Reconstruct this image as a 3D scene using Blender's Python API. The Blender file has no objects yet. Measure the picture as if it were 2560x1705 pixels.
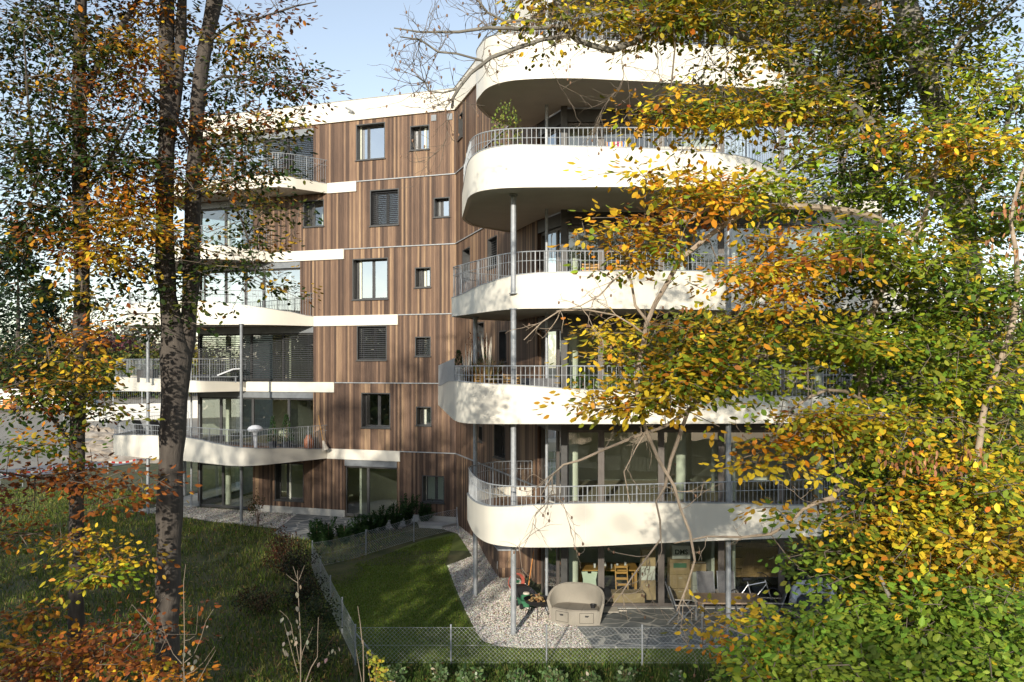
import bpy, math, random
import numpy as np
from mathutils import Vector
R = math.radians
C = bpy.context.scene.collection
scene = bpy.context.scene

# ---------------------------------------------------------------- camera
H = 7.1; FPX = 2133.33; HOR = 915.0
cam_d = bpy.data.cameras.new('camera'); cam = bpy.data.objects.new('camera', cam_d); C.objects.link(cam)
cam_d.lens = 30; cam_d.sensor_width = 36; cam_d.shift_y = 62.5/2560
cam_d.clip_start = 0.1; cam_d.clip_end = 3000
cam.location = (0, 0, H); cam.rotation_euler = (R(90), 0, 0)
scene.camera = cam
# ---------------------------------------------------------------- light
SUN_EL = R(16.5); SUN_AZ = math.atan2(-0.235, -0.97)
w = bpy.data.worlds.new('World'); scene.world = w; w.use_nodes = True
nt = w.node_tree; bg = nt.nodes['Background']
sky = nt.nodes.new('ShaderNodeTexSky'); sky.sky_type = 'NISHITA'; sky.sun_disc = False
sky.sun_elevation = SUN_EL; sky.sun_rotation = SUN_AZ; sky.air_density = 1.0; sky.dust_density = 0.4; sky.ozone_density = 1.2
hs = nt.nodes.new('ShaderNodeHueSaturation'); hs.inputs['Saturation'].default_value = .68; hs.inputs['Value'].default_value = 1.12
nt.links.new(sky.outputs[0], hs.inputs['Color']); nt.links.new(hs.outputs[0], bg.inputs[0]); bg.inputs[1].default_value = 0.15
sd = bpy.data.lights.new('sun', 'SUN'); sd.energy = 4.3; sd.angle = R(0.53); sd.color = (1.0, 0.915, 0.77)
so = bpy.data.objects.new('sun', sd); C.objects.link(so)
sdir = Vector((math.sin(SUN_AZ)*math.cos(SUN_EL), math.cos(SUN_AZ)*math.cos(SUN_EL), math.sin(SUN_EL)))
so.rotation_euler = sdir.to_track_quat('Z', 'Y').to_euler()
scene.view_settings.view_transform = 'Standard'; scene.view_settings.look = 'None'
scene.view_settings.exposure = 0.4; scene.view_settings.gamma = 1
cy = scene.cycles; cy.max_bounces = 8; cy.transparent_max_bounces = 16; cy.glossy_bounces = 3; cy.diffuse_bounces = 3
cy.caustics_reflective = False; cy.caustics_refractive = False

# ---------------------------------------------------------------- measuring helpers (photo pixel -> point at a known depth or height)
def P(x, y, Y): return Vector(((x-1280)/FPX*Y, Y, H-(y-HOR)/FPX*Y))
def V(x, y, Y): return P(x*1.0875, y*1.0875, Y)
def G(x, y, z=0.0):
    Y = (H-z)*FPX/(y-HOR); return Vector(((x-1280)/FPX*Y, Y, z))

# ---------------------------------------------------------------- objects
def tag(o, label=None, cat=None, group=None, kind=None):
    if label: o['label'] = label
    if cat: o['category'] = cat
    if group: o['group'] = group
    if kind: o['kind'] = kind
    return o
def empty(name, label, cat, loc=(0,0,0), rz=0, group=None):
    o = bpy.data.objects.new(name, None); C.objects.link(o); o.location = loc; o.rotation_euler = (0, 0, rz)
    return tag(o, label, cat, group)
def copy_tree(o, loc=None, rz=None, label=None, parent=None):
    c = o.copy(); C.objects.link(c)
    if parent: c.parent = parent
    if loc is not None: c.location = loc
    if rz is not None: c.rotation_euler = (0, 0, rz)
    if label: c['label'] = label
    for ch in list(o.children): copy_tree(ch, parent=c)
    return c
class MB:
    def __init__(s): s.v = []; s.f = []; s.uv = []; s.c = []
    def face(s, pts, uv=None):
        n = len(s.v); s.v += [tuple(p) for p in pts]; s.f.append(tuple(range(n, n+len(pts))))
        s.uv.append(uv if uv else [(0, 0)]*len(pts))
    def box(s, x0, x1, y0, y1, z0, z1):
        s.obox(Vector(((x0+x1)/2, (y0+y1)/2, (z0+z1)/2)), Vector((1,0,0)), Vector((0,1,0)), Vector((0,0,1)), x1-x0, y1-y0, z1-z0)
    def obox(s, c, ax, ay, az, lx, ly, lz):
        n = len(s.v); ax = ax*lx/2; ay = ay*ly/2; az = az*lz/2
        for k in (-1, 1):
            for j in (-1, 1):
                for i in (-1, 1): s.v.append(tuple(c+ax*i+ay*j+az*k))
        for q in ((0,2,3,1),(4,5,7,6),(0,1,5,4),(2,6,7,3),(0,4,6,2),(1,3,7,5)):
            s.f.append(tuple(n+i for i in q)); s.uv.append([(0, 0)]*4)
    def bar(s, a, b, w, d=None, up=Vector((0,0,1))):
        a = Vector(a); b = Vector(b); d = d or w; ax = b-a; L = ax.length
        if L < 1e-6: return
        ax /= L
        if abs(ax.dot(up)) > .99: up = Vector((0,1,0))
        ay = ax.cross(up).normalized(); az = ay.cross(ax).normalized()
        s.obox((a+b)/2, ax, ay, az, L, w, d)
    def tube(s, pts, r, n=8, cap=True):
        pts = [Vector(p) for p in pts]; m = len(pts); rs = r if isinstance(r, (list, tuple)) else [r]*m
        base = len(s.v); prev = None
        for i, p in enumerate(pts):
            t = (pts[min(i+1, m-1)]-pts[max(i-1, 0)])
            t = t.normalized() if t.length > 1e-9 else Vector((0,0,1))
            if prev is None:
                a = t.cross(Vector((0,0,1)) if abs(t.z) < .9 else Vector((0,1,0))).normalized()
            else:
                a = (prev-t*prev.dot(t)).normalized()
            prev = a; b = t.cross(a)
            for k in range(n):
                th = 2*math.pi*k/n; s.v.append(tuple(p+(a*math.cos(th)+b*math.sin(th))*rs[i]))
        for i in range(m-1):
            for k in range(n):
                k2 = (k+1) % n
                s.f.append((base+i*n+k, base+i*n+k2, base+(i+1)*n+k2, base+(i+1)*n+k)); s.uv.append([(0, 0)]*4)
        if cap:
            s.f.append(tuple(base+k for k in reversed(range(n)))); s.uv.append([(0, 0)]*n)
            s.f.append(tuple(base+(m-1)*n+k for k in range(n))); s.uv.append([(0, 0)]*n)
    def cyl(s, x, y, z0, z1, r, n=14, r2=None): s.tube([(x, y, z0), (x, y, z1)], [r, r if r2 is None else r2], n)
    def lathe(s, prof, cx=0, cy=0, n=16):
        base = len(s.v); m = len(prof)
        for (r, z) in prof:
            for k in range(n):
                th = 2*math.pi*k/n; s.v.append((cx+r*math.cos(th), cy+r*math.sin(th), z))
        for i in range(m-1):
            for k in range(n):
                k2 = (k+1) % n
                s.f.append((base+i*n+k, base+i*n+k2, base+(i+1)*n+k2, base+(i+1)*n+k)); s.uv.append([(0, 0)]*4)
    def prism(s, poly, z0, z1):
        n = len(poly); b = len(s.v)
        area = sum(poly[i][0]*poly[(i+1) % n][1]-poly[(i+1) % n][0]*poly[i][1] for i in range(n))
        if area < 0: poly = poly[::-1]
        for z in (z0, z1):
            for p in poly: s.v.append((p[0], p[1], z))
        s.f.append(tuple(b+i for i in reversed(range(n)))); s.uv.append([(0, 0)]*n)
        s.f.append(tuple(b+n+i for i in range(n))); s.uv.append([(0, 0)]*n)
        for i in range(n):
            j = (i+1) % n; s.f.append((b+i, b+j, b+n+j, b+n+i)); s.uv.append([(0, 0)]*4)
    def build(s, name, m, parent=None, smooth=False, label=None):
        me = bpy.data.meshes.new(name); me.from_pydata(s.v, [], s.f)
        uvl = me.uv_layers.new(name='UV'); flat = [c for f in s.uv for p in f for c in p]
        uvl.data.foreach_set('uv', flat)
        if smooth:
            me.polygons.foreach_set('use_smooth', [True]*len(me.polygons))
            try: me.set_sharp_from_angle(angle=R(40))
            except Exception: pass
        me.materials.append(m); me.update()
        o = bpy.data.objects.new(name, me); C.objects.link(o)
        if parent: o.parent = parent
        if label: o['label'] = label
        return o

# ---------------------------------------------------------------- materials
def newmat(name):
    m = bpy.data.materials.new(name); m.use_nodes = True; return m, m.node_tree, m.node_tree.nodes['Principled BSDF']
def mat(name, col, rough=.6, metal=0, var=.12, scale=6, bump=0, bscale=40, spec=.5, stretch=None, col2=None):
    m, t, b = newmat(name); L = t.links
    b.inputs['Roughness'].default_value = rough; b.inputs['Metallic'].default_value = metal
    b.inputs['Specular IOR Level'].default_value = spec
    tc = t.nodes.new('ShaderNodeTexCoord'); mp = t.nodes.new('ShaderNodeMapping'); L.new(tc.outputs['Object'], mp.inputs[0])
    if stretch: mp.inputs['Scale'].default_value = stretch
    n = t.nodes.new('ShaderNodeTexNoise'); n.inputs['Scale'].default_value = scale; n.inputs['Detail'].default_value = 5
    L.new(mp.outputs[0], n.inputs['Vector'])
    r = t.nodes.new('ShaderNodeValToRGB'); r.color_ramp.elements[0].position = .3; r.color_ramp.elements[1].position = .7
    c2 = col2 or [min(1, c*(1+var)) for c in col]; c1 = [c*(1-var) for c in col] if not col2 else col
    r.color_ramp.elements[0].color = (*c1, 1); r.color_ramp.elements[1].color = (*c2, 1)
    L.new(n.outputs['Fac'], r.inputs[0]); L.new(r.outputs[0], b.inputs['Base Color'])
    if bump:
        n2 = t.nodes.new('ShaderNodeTexNoise'); n2.inputs['Scale'].default_value = bscale; n2.inputs['Detail'].default_value = 6
        L.new(mp.outputs[0], n2.inputs['Vector'])
        bp = t.nodes.new('ShaderNodeBump'); bp.inputs['Strength'].default_value = bump; bp.inputs['Distance'].default_value = .03
        L.new(n2.outputs['Fac'], bp.inputs['Height']); L.new(bp.outputs[0], b.inputs['Normal'])
    return m
def math_node(t, op, a, b=None, c=None):
    n = t.nodes.new('ShaderNodeMath'); n.operation = op
    for i, v in enumerate((a, b, c)):
        if v is None: continue
        if isinstance(v, (int, float)): n.inputs[i].default_value = v
        else: t.links.new(v, n.inputs[i])
    return n.outputs[0]
def cladding():
    m, t, b = newmat('larch_cladding'); L = t.links
    uv = t.nodes.new('ShaderNodeUVMap'); uv.uv_map = 'UV'
    sx = t.nodes.new('ShaderNodeSeparateXYZ'); L.new(uv.outputs[0], sx.inputs[0])
    u = math_node(t, 'DIVIDE', sx.outputs[0], .096)
    fl = math_node(t, 'FLOOR', u); st = math_node(t, 'FLOOR', math_node(t, 'DIVIDE', math_node(t, 'SUBTRACT', sx.outputs[1], .37), 3.0))
    def rnd(a, b_, s):
        cb = t.nodes.new('ShaderNodeCombineXYZ'); L.new(a, cb.inputs[0]); L.new(b_, cb.inputs[1]); cb.inputs[2].default_value = s
        wn = t.nodes.new('ShaderNodeTexWhiteNoise'); L.new(cb.outputs[0], wn.inputs['Vector']); return wn.outputs['Value']
    r1 = rnd(fl, st, 1.0); r2 = rnd(math_node(t, 'FLOOR', math_node(t, 'DIVIDE', u, 2.0)), st, 7.0)
    # fine grain
    mp = t.nodes.new('ShaderNodeMapping'); mp.inputs['Scale'].default_value = (70, 1.6, 1); L.new(uv.outputs[0], mp.inputs[0])
    gn = t.nodes.new('ShaderNodeTexNoise'); gn.inputs['Scale'].default_value = 1; gn.inputs['Detail'].default_value = 6; L.new(mp.outputs[0], gn.inputs['Vector'])
    big = t.nodes.new('ShaderNodeTexNoise'); big.inputs['Scale'].default_value = .35; big.inputs['Detail'].default_value = 3; L.new(uv.outputs[0], big.inputs['Vector'])
    s = math_node(t, 'ADD', math_node(t, 'MULTIPLY', r1, .64), math_node(t, 'MULTIPLY', r2, .12))
    s = math_node(t, 'ADD', s, math_node(t, 'MULTIPLY', math_node(t, 'SUBTRACT', gn.outputs['Fac'], .5), .55))
    s = math_node(t, 'ADD', s, math_node(t, 'MULTIPLY', math_node(t, 'SUBTRACT', big.outputs['Fac'], .42), .35))
    r = t.nodes.new('ShaderNodeValToRGB'); e = r.color_ramp.elements
    e[0].position = .12; e[0].color = (.060, .036, .026, 1); e[1].position = .95; e[1].color = (.47, .32, .19, 1)
    for p, c in ((.36, (.125, .076, .051, 1)), (.55, (.195, .120, .078, 1)), (.74, (.30, .195, .115, 1))):
        x = e.new(p); x.color = c
    L.new(s, r.inputs[0]); L.new(r.outputs[0], b.inputs['Base Color'])
    # joints between boards
    fr = math_node(t, 'FRACT', u); d = math_node(t, 'ABSOLUTE', math_node(t, 'SUBTRACT', fr, .5))
    g = math_node(t, 'MULTIPLY', math_node(t, 'SUBTRACT', 1, math_node(t, 'SMOOTH_MIN', 1, math_node(t, 'MULTIPLY', math_node(t, 'SUBTRACT', .5, d), 14), .1)), -1)
    hgt = math_node(t, 'ADD', g, math_node(t, 'MULTIPLY', gn.outputs['Fac'], .25))
    hgt = math_node(t, 'ADD', hgt, math_node(t, 'MULTIPLY', r1, .8))
    bp = t.nodes.new('ShaderNodeBump'); bp.inputs['Strength'].default_value = .8; bp.inputs['Distance'].default_value = .012
    L.new(hgt, bp.inputs['Height']); L.new(bp.outputs[0], b.inputs['Normal'])
    b.inputs['Roughness'].default_value = .62; b.inputs['Specular IOR Level'].default_value = .35
    return m
def glass(name='window_glass', refl=.10, tint=(.80, .84, .79)):
    m = bpy.data.materials.new(name); m.use_nodes = True; t = m.node_tree; t.nodes.clear(); L = t.links
    out = t.nodes.new('ShaderNodeOutputMaterial'); mx = t.nodes.new('ShaderNodeMixShader')
    tr = t.nodes.new('ShaderNodeBsdfTransparent'); tr.inputs[0].default_value = (*tint, 1)
    gl = t.nodes.new('ShaderNodeBsdfGlossy'); gl.inputs['Roughness'].default_value = 0.0; gl.inputs[0].default_value = (.95, .97, 1, 1)
    fr = t.nodes.new('ShaderNodeLayerWeight'); fr.inputs['Blend'].default_value = .35
    tc = t.nodes.new('ShaderNodeTexCoord'); n = t.nodes.new('ShaderNodeTexNoise'); n.inputs['Scale'].default_value = 1.1; n.inputs['Detail'].default_value = 1
    L.new(tc.outputs['Object'], n.inputs['Vector'])
    bp = t.nodes.new('ShaderNodeBump'); bp.inputs['Strength'].default_value = .25; bp.inputs['Distance'].default_value = .02
    L.new(n.outputs['Fac'], bp.inputs['Height']); L.new(bp.outputs[0], gl.inputs['Normal'])
    f = math_node(t, 'MINIMUM', math_node(t, 'ADD', math_node(t, 'MULTIPLY', fr.outputs['Facing'], .8), refl), .95)
    L.new(f, mx.inputs[0]); L.new(tr.outputs[0], mx.inputs[1]); L.new(gl.outputs[0], mx.inputs[2]); L.new(mx.outputs[0], out.inputs[0])
    return m
M = {}
M['clad'] = cladding()
M['glass'] = glass(); M['glass_sky'] = glass('coated_glass', .45)
M['white'] = mat('cream_render_panel', (.70, .665, .58), .42, var=.035, scale=1.6, spec=.5, stretch=(1, 1, .22))
M['soffit'] = mat('soffit_plaster', (.74, .72, .67), .8, var=.04, scale=2)
M['steel'] = mat('galvanised_steel', (.33, .35, .37), .55, .25, var=.15, scale=9)
M['dsteel'] = mat('dark_steel', (.20, .215, .23), .45, .3, var=.1, scale=5)
M['anth'] = mat('anthracite_frame', (.055, .055, .055), .45, .1, var=.15)
M['taupe'] = mat('taupe_window_frame', (.12, .105, .095), .45, .1, var=.1)
M['slat'] = mat('blind_slat', (.07, .073, .08), .45, .2, var=.08)
M['conc'] = mat('concrete', (.42, .41, .38), .85, var=.15, scale=3, bump=.2)
M['inwall'] = mat('interior_plaster', (.62, .64, .55), .9, var=.04)
M['infloor'] = mat('interior_oak_floor', (.38, .33, .24), .5, var=.15, scale=3, stretch=(1, 8, 1))
M['mint'] = mat('painted_column', (.70, .73, .63), .6, var=.03)
M['deck'] = mat('deck_boards', (.20, .115, .07), .7, var=.3, scale=4, stretch=(1, 14, 1))
M['black'] = mat('black_plastic', (.018, .018, .02), .5, var=.2)
M['wood'] = mat('oak_wood', (.42, .27, .12), .55, var=.2, scale=5, stretch=(8, 1, 1))
M['curtain'] = mat('pale_curtain', (.62, .66, .66), .9, var=.05)

# ---------------------------------------------------------------- building frames
class Frame:
    def __init__(s, a, b, flip=1):
        s.p = Vector((a[0], a[1], 0)); d = Vector((b[0]-a[0], b[1]-a[1], 0)); s.L = d.length; s.d = d/s.L
        s.n = Vector((s.d.y, -s.d.x, 0))*flip       # outward
    def pt(s, u, z, o=0): return s.p+s.d*u+s.n*o+Vector((0, 0, z))
    def u(s, x):
        a = (x-1280)/FPX; return (a*s.p.y-s.p.x)/(s.d.x-a*s.d.y)
    def uz(s, x, y):
        u = s.u(x); Y = s.p.y+s.d.y*u; return u, H-(y-HOR)/FPX*Y
    def box(s, mb, u0, u1, z0, z1, o0, o1):
        mb.obox(s.pt((u0+u1)/2, (z0+z1)/2, (o0+o1)/2), s.d, s.n, Vector((0, 0, 1)), u1-u0, abs(o1-o0), z1-z0)
W1 = Frame((-15.1, 41.0), (-2.40, 36.6))
W2 = Frame((-2.40, 36.6), (.79, 26.6))
bld = empty('apartment_building', 'long five storey larch clad apartment building with curved cream white balconies', 'apartment building', (0, 30, 0))
def bpart(mb, name, m, parent=None, smooth=False, label=None):
    o = mb.build(name, m, parent or bld, smooth, label)
    if parent is None: o.location = (0, -30, 0)
    return o
def sub(mb, name, m, parent, smooth=False, label=None): return mb.build(name, m, parent, smooth, label)

def wall(name, F, u0, u1, z0, z1, holes, m, th=.3, front=0.0):
    us = sorted({u0, u1, *[h[0] for h in holes], *[h[1] for h in holes]}); us = [u for u in us if u0 <= u <= u1]
    zs = sorted({z0, z1, *[h[2] for h in holes], *[h[3] for h in holes]}); zs = [z for z in zs if z0 <= z <= z1]
    solid = {}
    for i in range(len(us)-1):
        for j in range(len(zs)-1):
            cu = (us[i]+us[i+1])/2; cz = (zs[j]+zs[j+1])/2
            solid[i, j] = not any(h[0] < cu < h[1] and h[2] < cz < h[3] for h in holes)
    mb = MB()
    for (i, j), s_ in solid.items():
        if not s_: continue
        a, b_, c, d = us[i], us[i+1], zs[j], zs[j+1]; o0, o1 = front, front-th
        uv = [(a, c), (b_, c), (b_, d), (a, d)]
        mb.face([F.pt(a, c, o0), F.pt(b_, c, o0), F.pt(b_, d, o0), F.pt(a, d, o0)], uv)
        mb.face([F.pt(b_, c, o1), F.pt(a, c, o1), F.pt(a, d, o1), F.pt(b_, d, o1)], uv)
        if not solid.get((i-1, j)): mb.face([F.pt(a, c, o1), F.pt(a, c, o0), F.pt(a, d, o0), F.pt(a, d, o1)], [(a-th, c), (a, c), (a, d), (a-th, d)])
        if not solid.get((i+1, j)): mb.face([F.pt(b_, c, o0), F.pt(b_, c, o1), F.pt(b_, d, o1), F.pt(b_, d, o0)], [(b_, c), (b_+th, c), (b_+th, d), (b_, d)])
        if not solid.get((i, j-1)): mb.face([F.pt(a, c, o1), F.pt(b_, c, o1), F.pt(b_, c, o0), F.pt(a, c, o0)], uv)
        if not solid.get((i, j+1)): mb.face([F.pt(a, d, o0), F.pt(b_, d, o0), F.pt(b_, d, o1), F.pt(a, d, o1)], uv)
    return bpart(mb, name, m)

def blind_mesh(F, u0, u1, z0, z1, o, tilt=35, pitch=.088):
    mb = MB(); ca, sa = math.cos(R(tilt)), math.sin(R(tilt)); z = z0+.05
    while z < z1-.02:
        ax = F.d; ay = (F.n*ca+Vector((0, 0, -1))*sa); az = ax.cross(ay)
        mb.obox(F.pt((u0+u1)/2, z, o), ax, ay, az, u1-u0, .075, .004); z += pitch
    for q in (.15, .85): F.box(mb, u0+(u1-u0)*q-.004, u0+(u1-u0)*q+.004, z0+.03, z1, o-.003, o+.003)
    return mb
def window(F, u0, u1, z0, z1, kind='one', blind=False, depth=.33, fm='anth', gm='glass', name='window', sill=True, deep=.03, label=None):
    """lining, casement frame, pane(s), sill, optional blind"""
    fr = MB(); t = .045
    # lining of the reveal
    F.box(fr, u0+.001, u0+t, z0+.001, z1-.001, -.42, .004); F.box(fr, u1-t, u1-.001, z0+.001, z1-.001, -.42, .004)
    F.box(fr, u0+t, u1-t, z1-t, z1-.001, -.42, .004); F.box(fr, u0+t, u1-t, z0+.001, z0+t, -.42, .002)
    a, b_, c, d = u0+t, u1-t, z0+t, z1-t; w = .06 if (b_-a) > .5 else .05
    def casement(a, b_):
        F.box(fr, a, a+w, c, d, -depth-.05, -depth); F.box(fr, b_-w, b_, c, d, -depth-.05, -depth)
        F.box(fr, a+w, b_-w, d-w, d, -depth-.05, -depth); F.box(fr, a+w, b_-w, c, c+w, -depth-.05, -depth)
        return (a+w, b_-w)
    panes = []
    if kind == 'two':
        mid = (a+b_)/2; panes += [casement(a, mid-.004), casement(mid+.004, b_)]
    elif kind == 'left':
        mid = a+(b_-a)*.3; panes += [casement(a, mid-.004), casement(mid+.004, b_)]
    else: panes.append(casement(a, b_))
    o = bpart(fr, name, M[fm], label=label)
    for (pa, pb) in panes:
        p = MB(); p.face([F.pt(pa, c+w, -depth-.03), F.pt(pb, c+w, -depth-.03), F.pt(pb, d-w, -depth-.03), F.pt(pa, d-w, -depth-.03)])
        sub(p, 'pane', M[gm], o)
    if sill:
        s_ = MB(); F.box(s_, u0-.03, u1+.03, z0-.035, z0, -.02, .07); sub(s_, 'sill', M['anth'], o)
    if blind:
        sub(blind_mesh(F, a+.01, b_-.01, c, d, -.14), 'blind', M['slat'], o)
    return o
def glazed_bay(F, u0, u1, z0, z1, depth=.12, fm='taupe', gm='glass', blind=False, bot=.12, top=.08, side=.06, name='glass_door'):
    fr = MB(); o0, o1 = -depth-.07, -depth
    F.box(fr, u0+.001, u0+side, z0, z1, o0, o1); F.box(fr, u1-side, u1-.001, z0, z1, o0, o1)
    F.box(fr, u0+side, u1-side, z0, z0+bot, o0, o1-.001); F.box(fr, u0+side, u1-side, z1-top, z1, o0, o1-.001)
    o = bpart(fr, name, M[fm]); p = MB(); a, b_, c, d = u0+side, u1-side, z0+bot, z1-top
    p.face([F.pt(a, c, -depth-.04), F.pt(b_, c, -depth-.04), F.pt(b_, d, -depth-.04), F.pt(a, d, -depth-.04)]); sub(p, 'pane', M[gm], o)
    if blind: sub(blind_mesh(F, u0+.02, u1-.02, z0+.02, z1-.05, -.03, tilt=30), 'blind', M['slat'], o)
    return o
# ================================================================ LEFT WING
FL = lambda k: 3*k+.37           # floor levels of the left wing
def rect(F, x0, x1, y0, y1):
    u0 = F.u(x0); u1 = F.u(x1); um = (u0+u1)/2; Y = F.p.y+F.d.y*um
    return (u0, u1, H-(y1-HOR)/FPX*Y, H-(y0-HOR)/FPX*Y)
punch = [  # photo box, kind, blind, glass
 ((890,963,308,399),'left',0,'glass_sky'), ((1025,1074,313,375),'left',0,'glass_sky'),
 ((758,810,500,567),'left',0,'glass'), ((925,997,473,564),'two',1,'glass'), ((1084,1124.5,493,543),'left',0,'glass_sky'),
 ((881,970,645.5,749),'two',0,'glass_sky'), ((1037,1077,668,719),'left',0,'glass_sky'),
 ((892,967,814,901),'two',1,'glass'), ((1037.5,1077,841.5,891),'one',1,'glass'),
 ((903,976,982,1070),'two',0,'glass_sky'), ((1040,1078.6,1016.5,1064),'left',0,'glass_sky'),
 ((1055,1111,1189,1257),'two',0,'glass'), ((687,759,1157,1252),'left',0,'glass')]
rects = [rect(W1, *p[0]) for p in punch]
L1 = W1.L
u = W1.u
glz = [  # x0, x1, storey, z0, z1
 (495.5, 632, 0, .34, 2.72), (495.5, 783, 1, 3.37, 5.92), (495.5, 783, 2, 6.37, 8.92), (495.5, 750, 3, 9.37, 11.92),
 (495.5, 632, 4, 12.37, 14.92), (495.5, 783, 5, 15.37, 17.95), (861, 992, 0, .34, 2.92)]
gh = [(max(.02, u(a)), u(b), z0, z1) for a, b, k, z0, z1 in glz]
wall('larch_wall', W1, 0, L1, .62, 18.08, [(r[0], r[1], r[2], r[3]) for r in rects]+[(a, b, max(c, .62), d) for a, b, c, d in gh], M['clad'])
for a, b in ((gh[0][1], gh[6][0]), (gh[6][1], L1)): pl = MB(); W1.box(pl, a+.002, b-.002, .0, .62, -.3, -.02); bpart(pl, 'plinth', M['conc'])
for p, r in zip(punch, rects):
    window(W1, *r, kind=p[1], blind=bool(p[2]), gm=p[3])
# big glazing with bays
def bays(F, x_list, z0, z1, **k):
    for a, b in zip(x_list[:-1], x_list[1:]): glazed_bay(F, max(.02, F.u(a)), F.u(b), z0, z1, **k)
for (a, b, c, d) in gh: head = MB(); W1.box(head, a+.002, b-.002, d-.30, d-.001, -.2, -.004); bpart(head, 'window_header', M['dsteel'])
bays(W1, [495.5, 553, 632], .34, 2.42, fm='anth')
bays(W1, [495.5, 548, 628, 718, 783], 3.37, 5.62, fm='anth')
bays(W1, [495.5, 624, 704, 783], 6.37, 8.62, fm='anth', blind=True)
bays(W1, [505, 560, 610, 655, 750], 9.37, 11.62, fm='anth', gm='glass_sky')
bays(W1, [495.5, 560, 632], 12.37, 14.62, fm='anth')
bays(W1, [495.5, 575, 657], 15.37, 17.65, fm='anth', gm='glass_sky'); bays(W1, [657, 716, 783], 15.37, 17.65, fm='anth', blind=True)
bays(W1, [861, 917, 992], .34, 2.62, fm='anth')
# end wall of the wing (glass corner rooms) going back
WE = Frame((-13.2, 50.5), (-15.1, 41.0))
ehz = [(WE.L-4.2, WE.L-.1, a, b) for a, b in ((.5, 2.7), (3.5, 5.9), (6.5, 8.9), (9.5, 11.9), (12.5, 14.9), (15.5, 17.9))]
wall('end_wall', WE, 0, WE.L-.03, .34, 18.0, ehz, M['dsteel'], th=.08)
for (a, b, c, d) in ehz: glazed_bay(WE, a, b, c, d, fm='anth', depth=.0)
# floor strips, metal drip rails
for (x0, x1, k) in ((819,1001,1),(617,836.7,2),(786,996,3),(686,861,4),(820,892,5)):
    pieces = [x0, (x0+x1)/2, x1] if x1-x0 > 150 else [x0, x1]
    for a, b in zip(pieces[:-1], pieces[1:]): fs = MB(); W1.box(fs, u(a)+.002, u(b)-.002, FL(k)-.46, FL(k)-.003, -.003, .07); bpart(fs, 'floor_band', M['white'])
dr = MB()
for k, x0 in ((1, 1001), (2, 837), (3, 996), (4, 861), (5, 892)):
    W1.box(dr, u(x0)+.01, L1-.01, FL(k)-.04, FL(k), -.01, .05); W2.box(dr, .02, W2.L, FL(k)-.04, FL(k), -.01, .05)
bpart(dr, 'drip_rail', M['steel'])
# parapet and roof
rp = MB(); W1.box(rp, -.6, L1+.03, 18.08, 18.98, -.32, .09); bpart(rp, 'roof_parapet', M['white'])
rc = MB(); W1.box(rc, -.62, L1+.05, 18.98, 19.01, -.34, .12); bpart(rc, 'parapet_coping', M['steel'])
for x, y in ((888, 299), (1085, 295), (1125, 292)):
    a, z = W1.uz(x, y); q = MB()
    if x == 888: q.tube([W1.pt(a, z+.25, .08), W1.pt(a+.02, z+.3, .3), W1.pt(a-.25, z+.45, .45)], .045, 10); bpart(q, 'roof_spout', M['steel'], smooth=True)
    else: W1.box(q, a-.12, a+.12, z-.13, z+.13, -.01, .04); bpart(q, 'wall_vent', M['dsteel'])
# ================================================================ W2 (wood wall running to the right block)
pw2 = [((1146,1157,283,347),0,'left'), ((1156,1175,620,700),0,'one'), ((1219,1243,592,668),1,'one'), ((1191,1210,805,905),0,'one'),
       ((1247,1266,826,906),0,'one'), ((1196,1206,1064,1104),0,'one'), ((1235,1263,1060,1146),0,'one')]
r2 = [rect(W2, *p[0]) for p in pw2]
wall('larch_wall', W2, 0, W2.L, .3, 18.08, r2, M['clad'])
for p, r in zip(pw2, r2): window(W2, *r, kind=p[2], blind=bool(p[1]), depth=.3)
rp = MB(); W2.box(rp, -.02, W2.L, 18.08, 18.98, -.32, .09); bpart(rp, 'roof_parapet', M['white'])
rc = MB(); W2.box(rc, -.04, W2.L, 18.98, 19.01, -.34, .12); bpart(rc, 'parapet_coping', M['steel'])
# ================================================================ RIGHT BLOCK FACADE
WG = Frame((.79, 26.6), (1.5, 24.9)); WF = Frame((1.5, 24.9), (10.8, 24.9)); WR = Frame((10.8, 24.9), (11.8, 36))
RL = lambda k: 3.0*k
fx = [1408, 1504, 1655, 1806, 1957, 2108, 2205]
for k in range(6):
    z0 = RL(k)+.02; z1 = RL(k)+2.55
    us = [WF.u(x) for x in fx]; us[0] = .0; us[-1] = WF.L
    for i, (a, b) in enumerate(zip(us[:-1], us[1:])):
        glazed_bay(WF, a, b, z0, z1-.32, gm='glass_sky' if (k == 4 and i > 2) or (k == 3 and i == 5) else 'glass', blind=(k == 5 and i in (1, 2, 3)), side=.09)
    glazed_bay(WG, .03, WG.L*.62, z0, z1-.32, side=.05); glazed_bay(WG, WG.L*.62, WG.L-.03, z0, z1-.32, side=.05)
for k in range(6):
    z1 = RL(k)+2.60
    for F in (WG, WF): hd = MB(); F.box(hd, .0, F.L-.02, z1-.37, z1-.001, -.2, -.01); bpart(hd, 'window_header', M['anth'])
cp = MB(); cp.box(1.42, 1.60, 24.70, 24.9, 0, 17.6); bpart(cp, 'corner_post', M['anth'])
wall('end_wall', WR, 0, WR.L, 0, 18.0, [], M['clad'])
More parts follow.
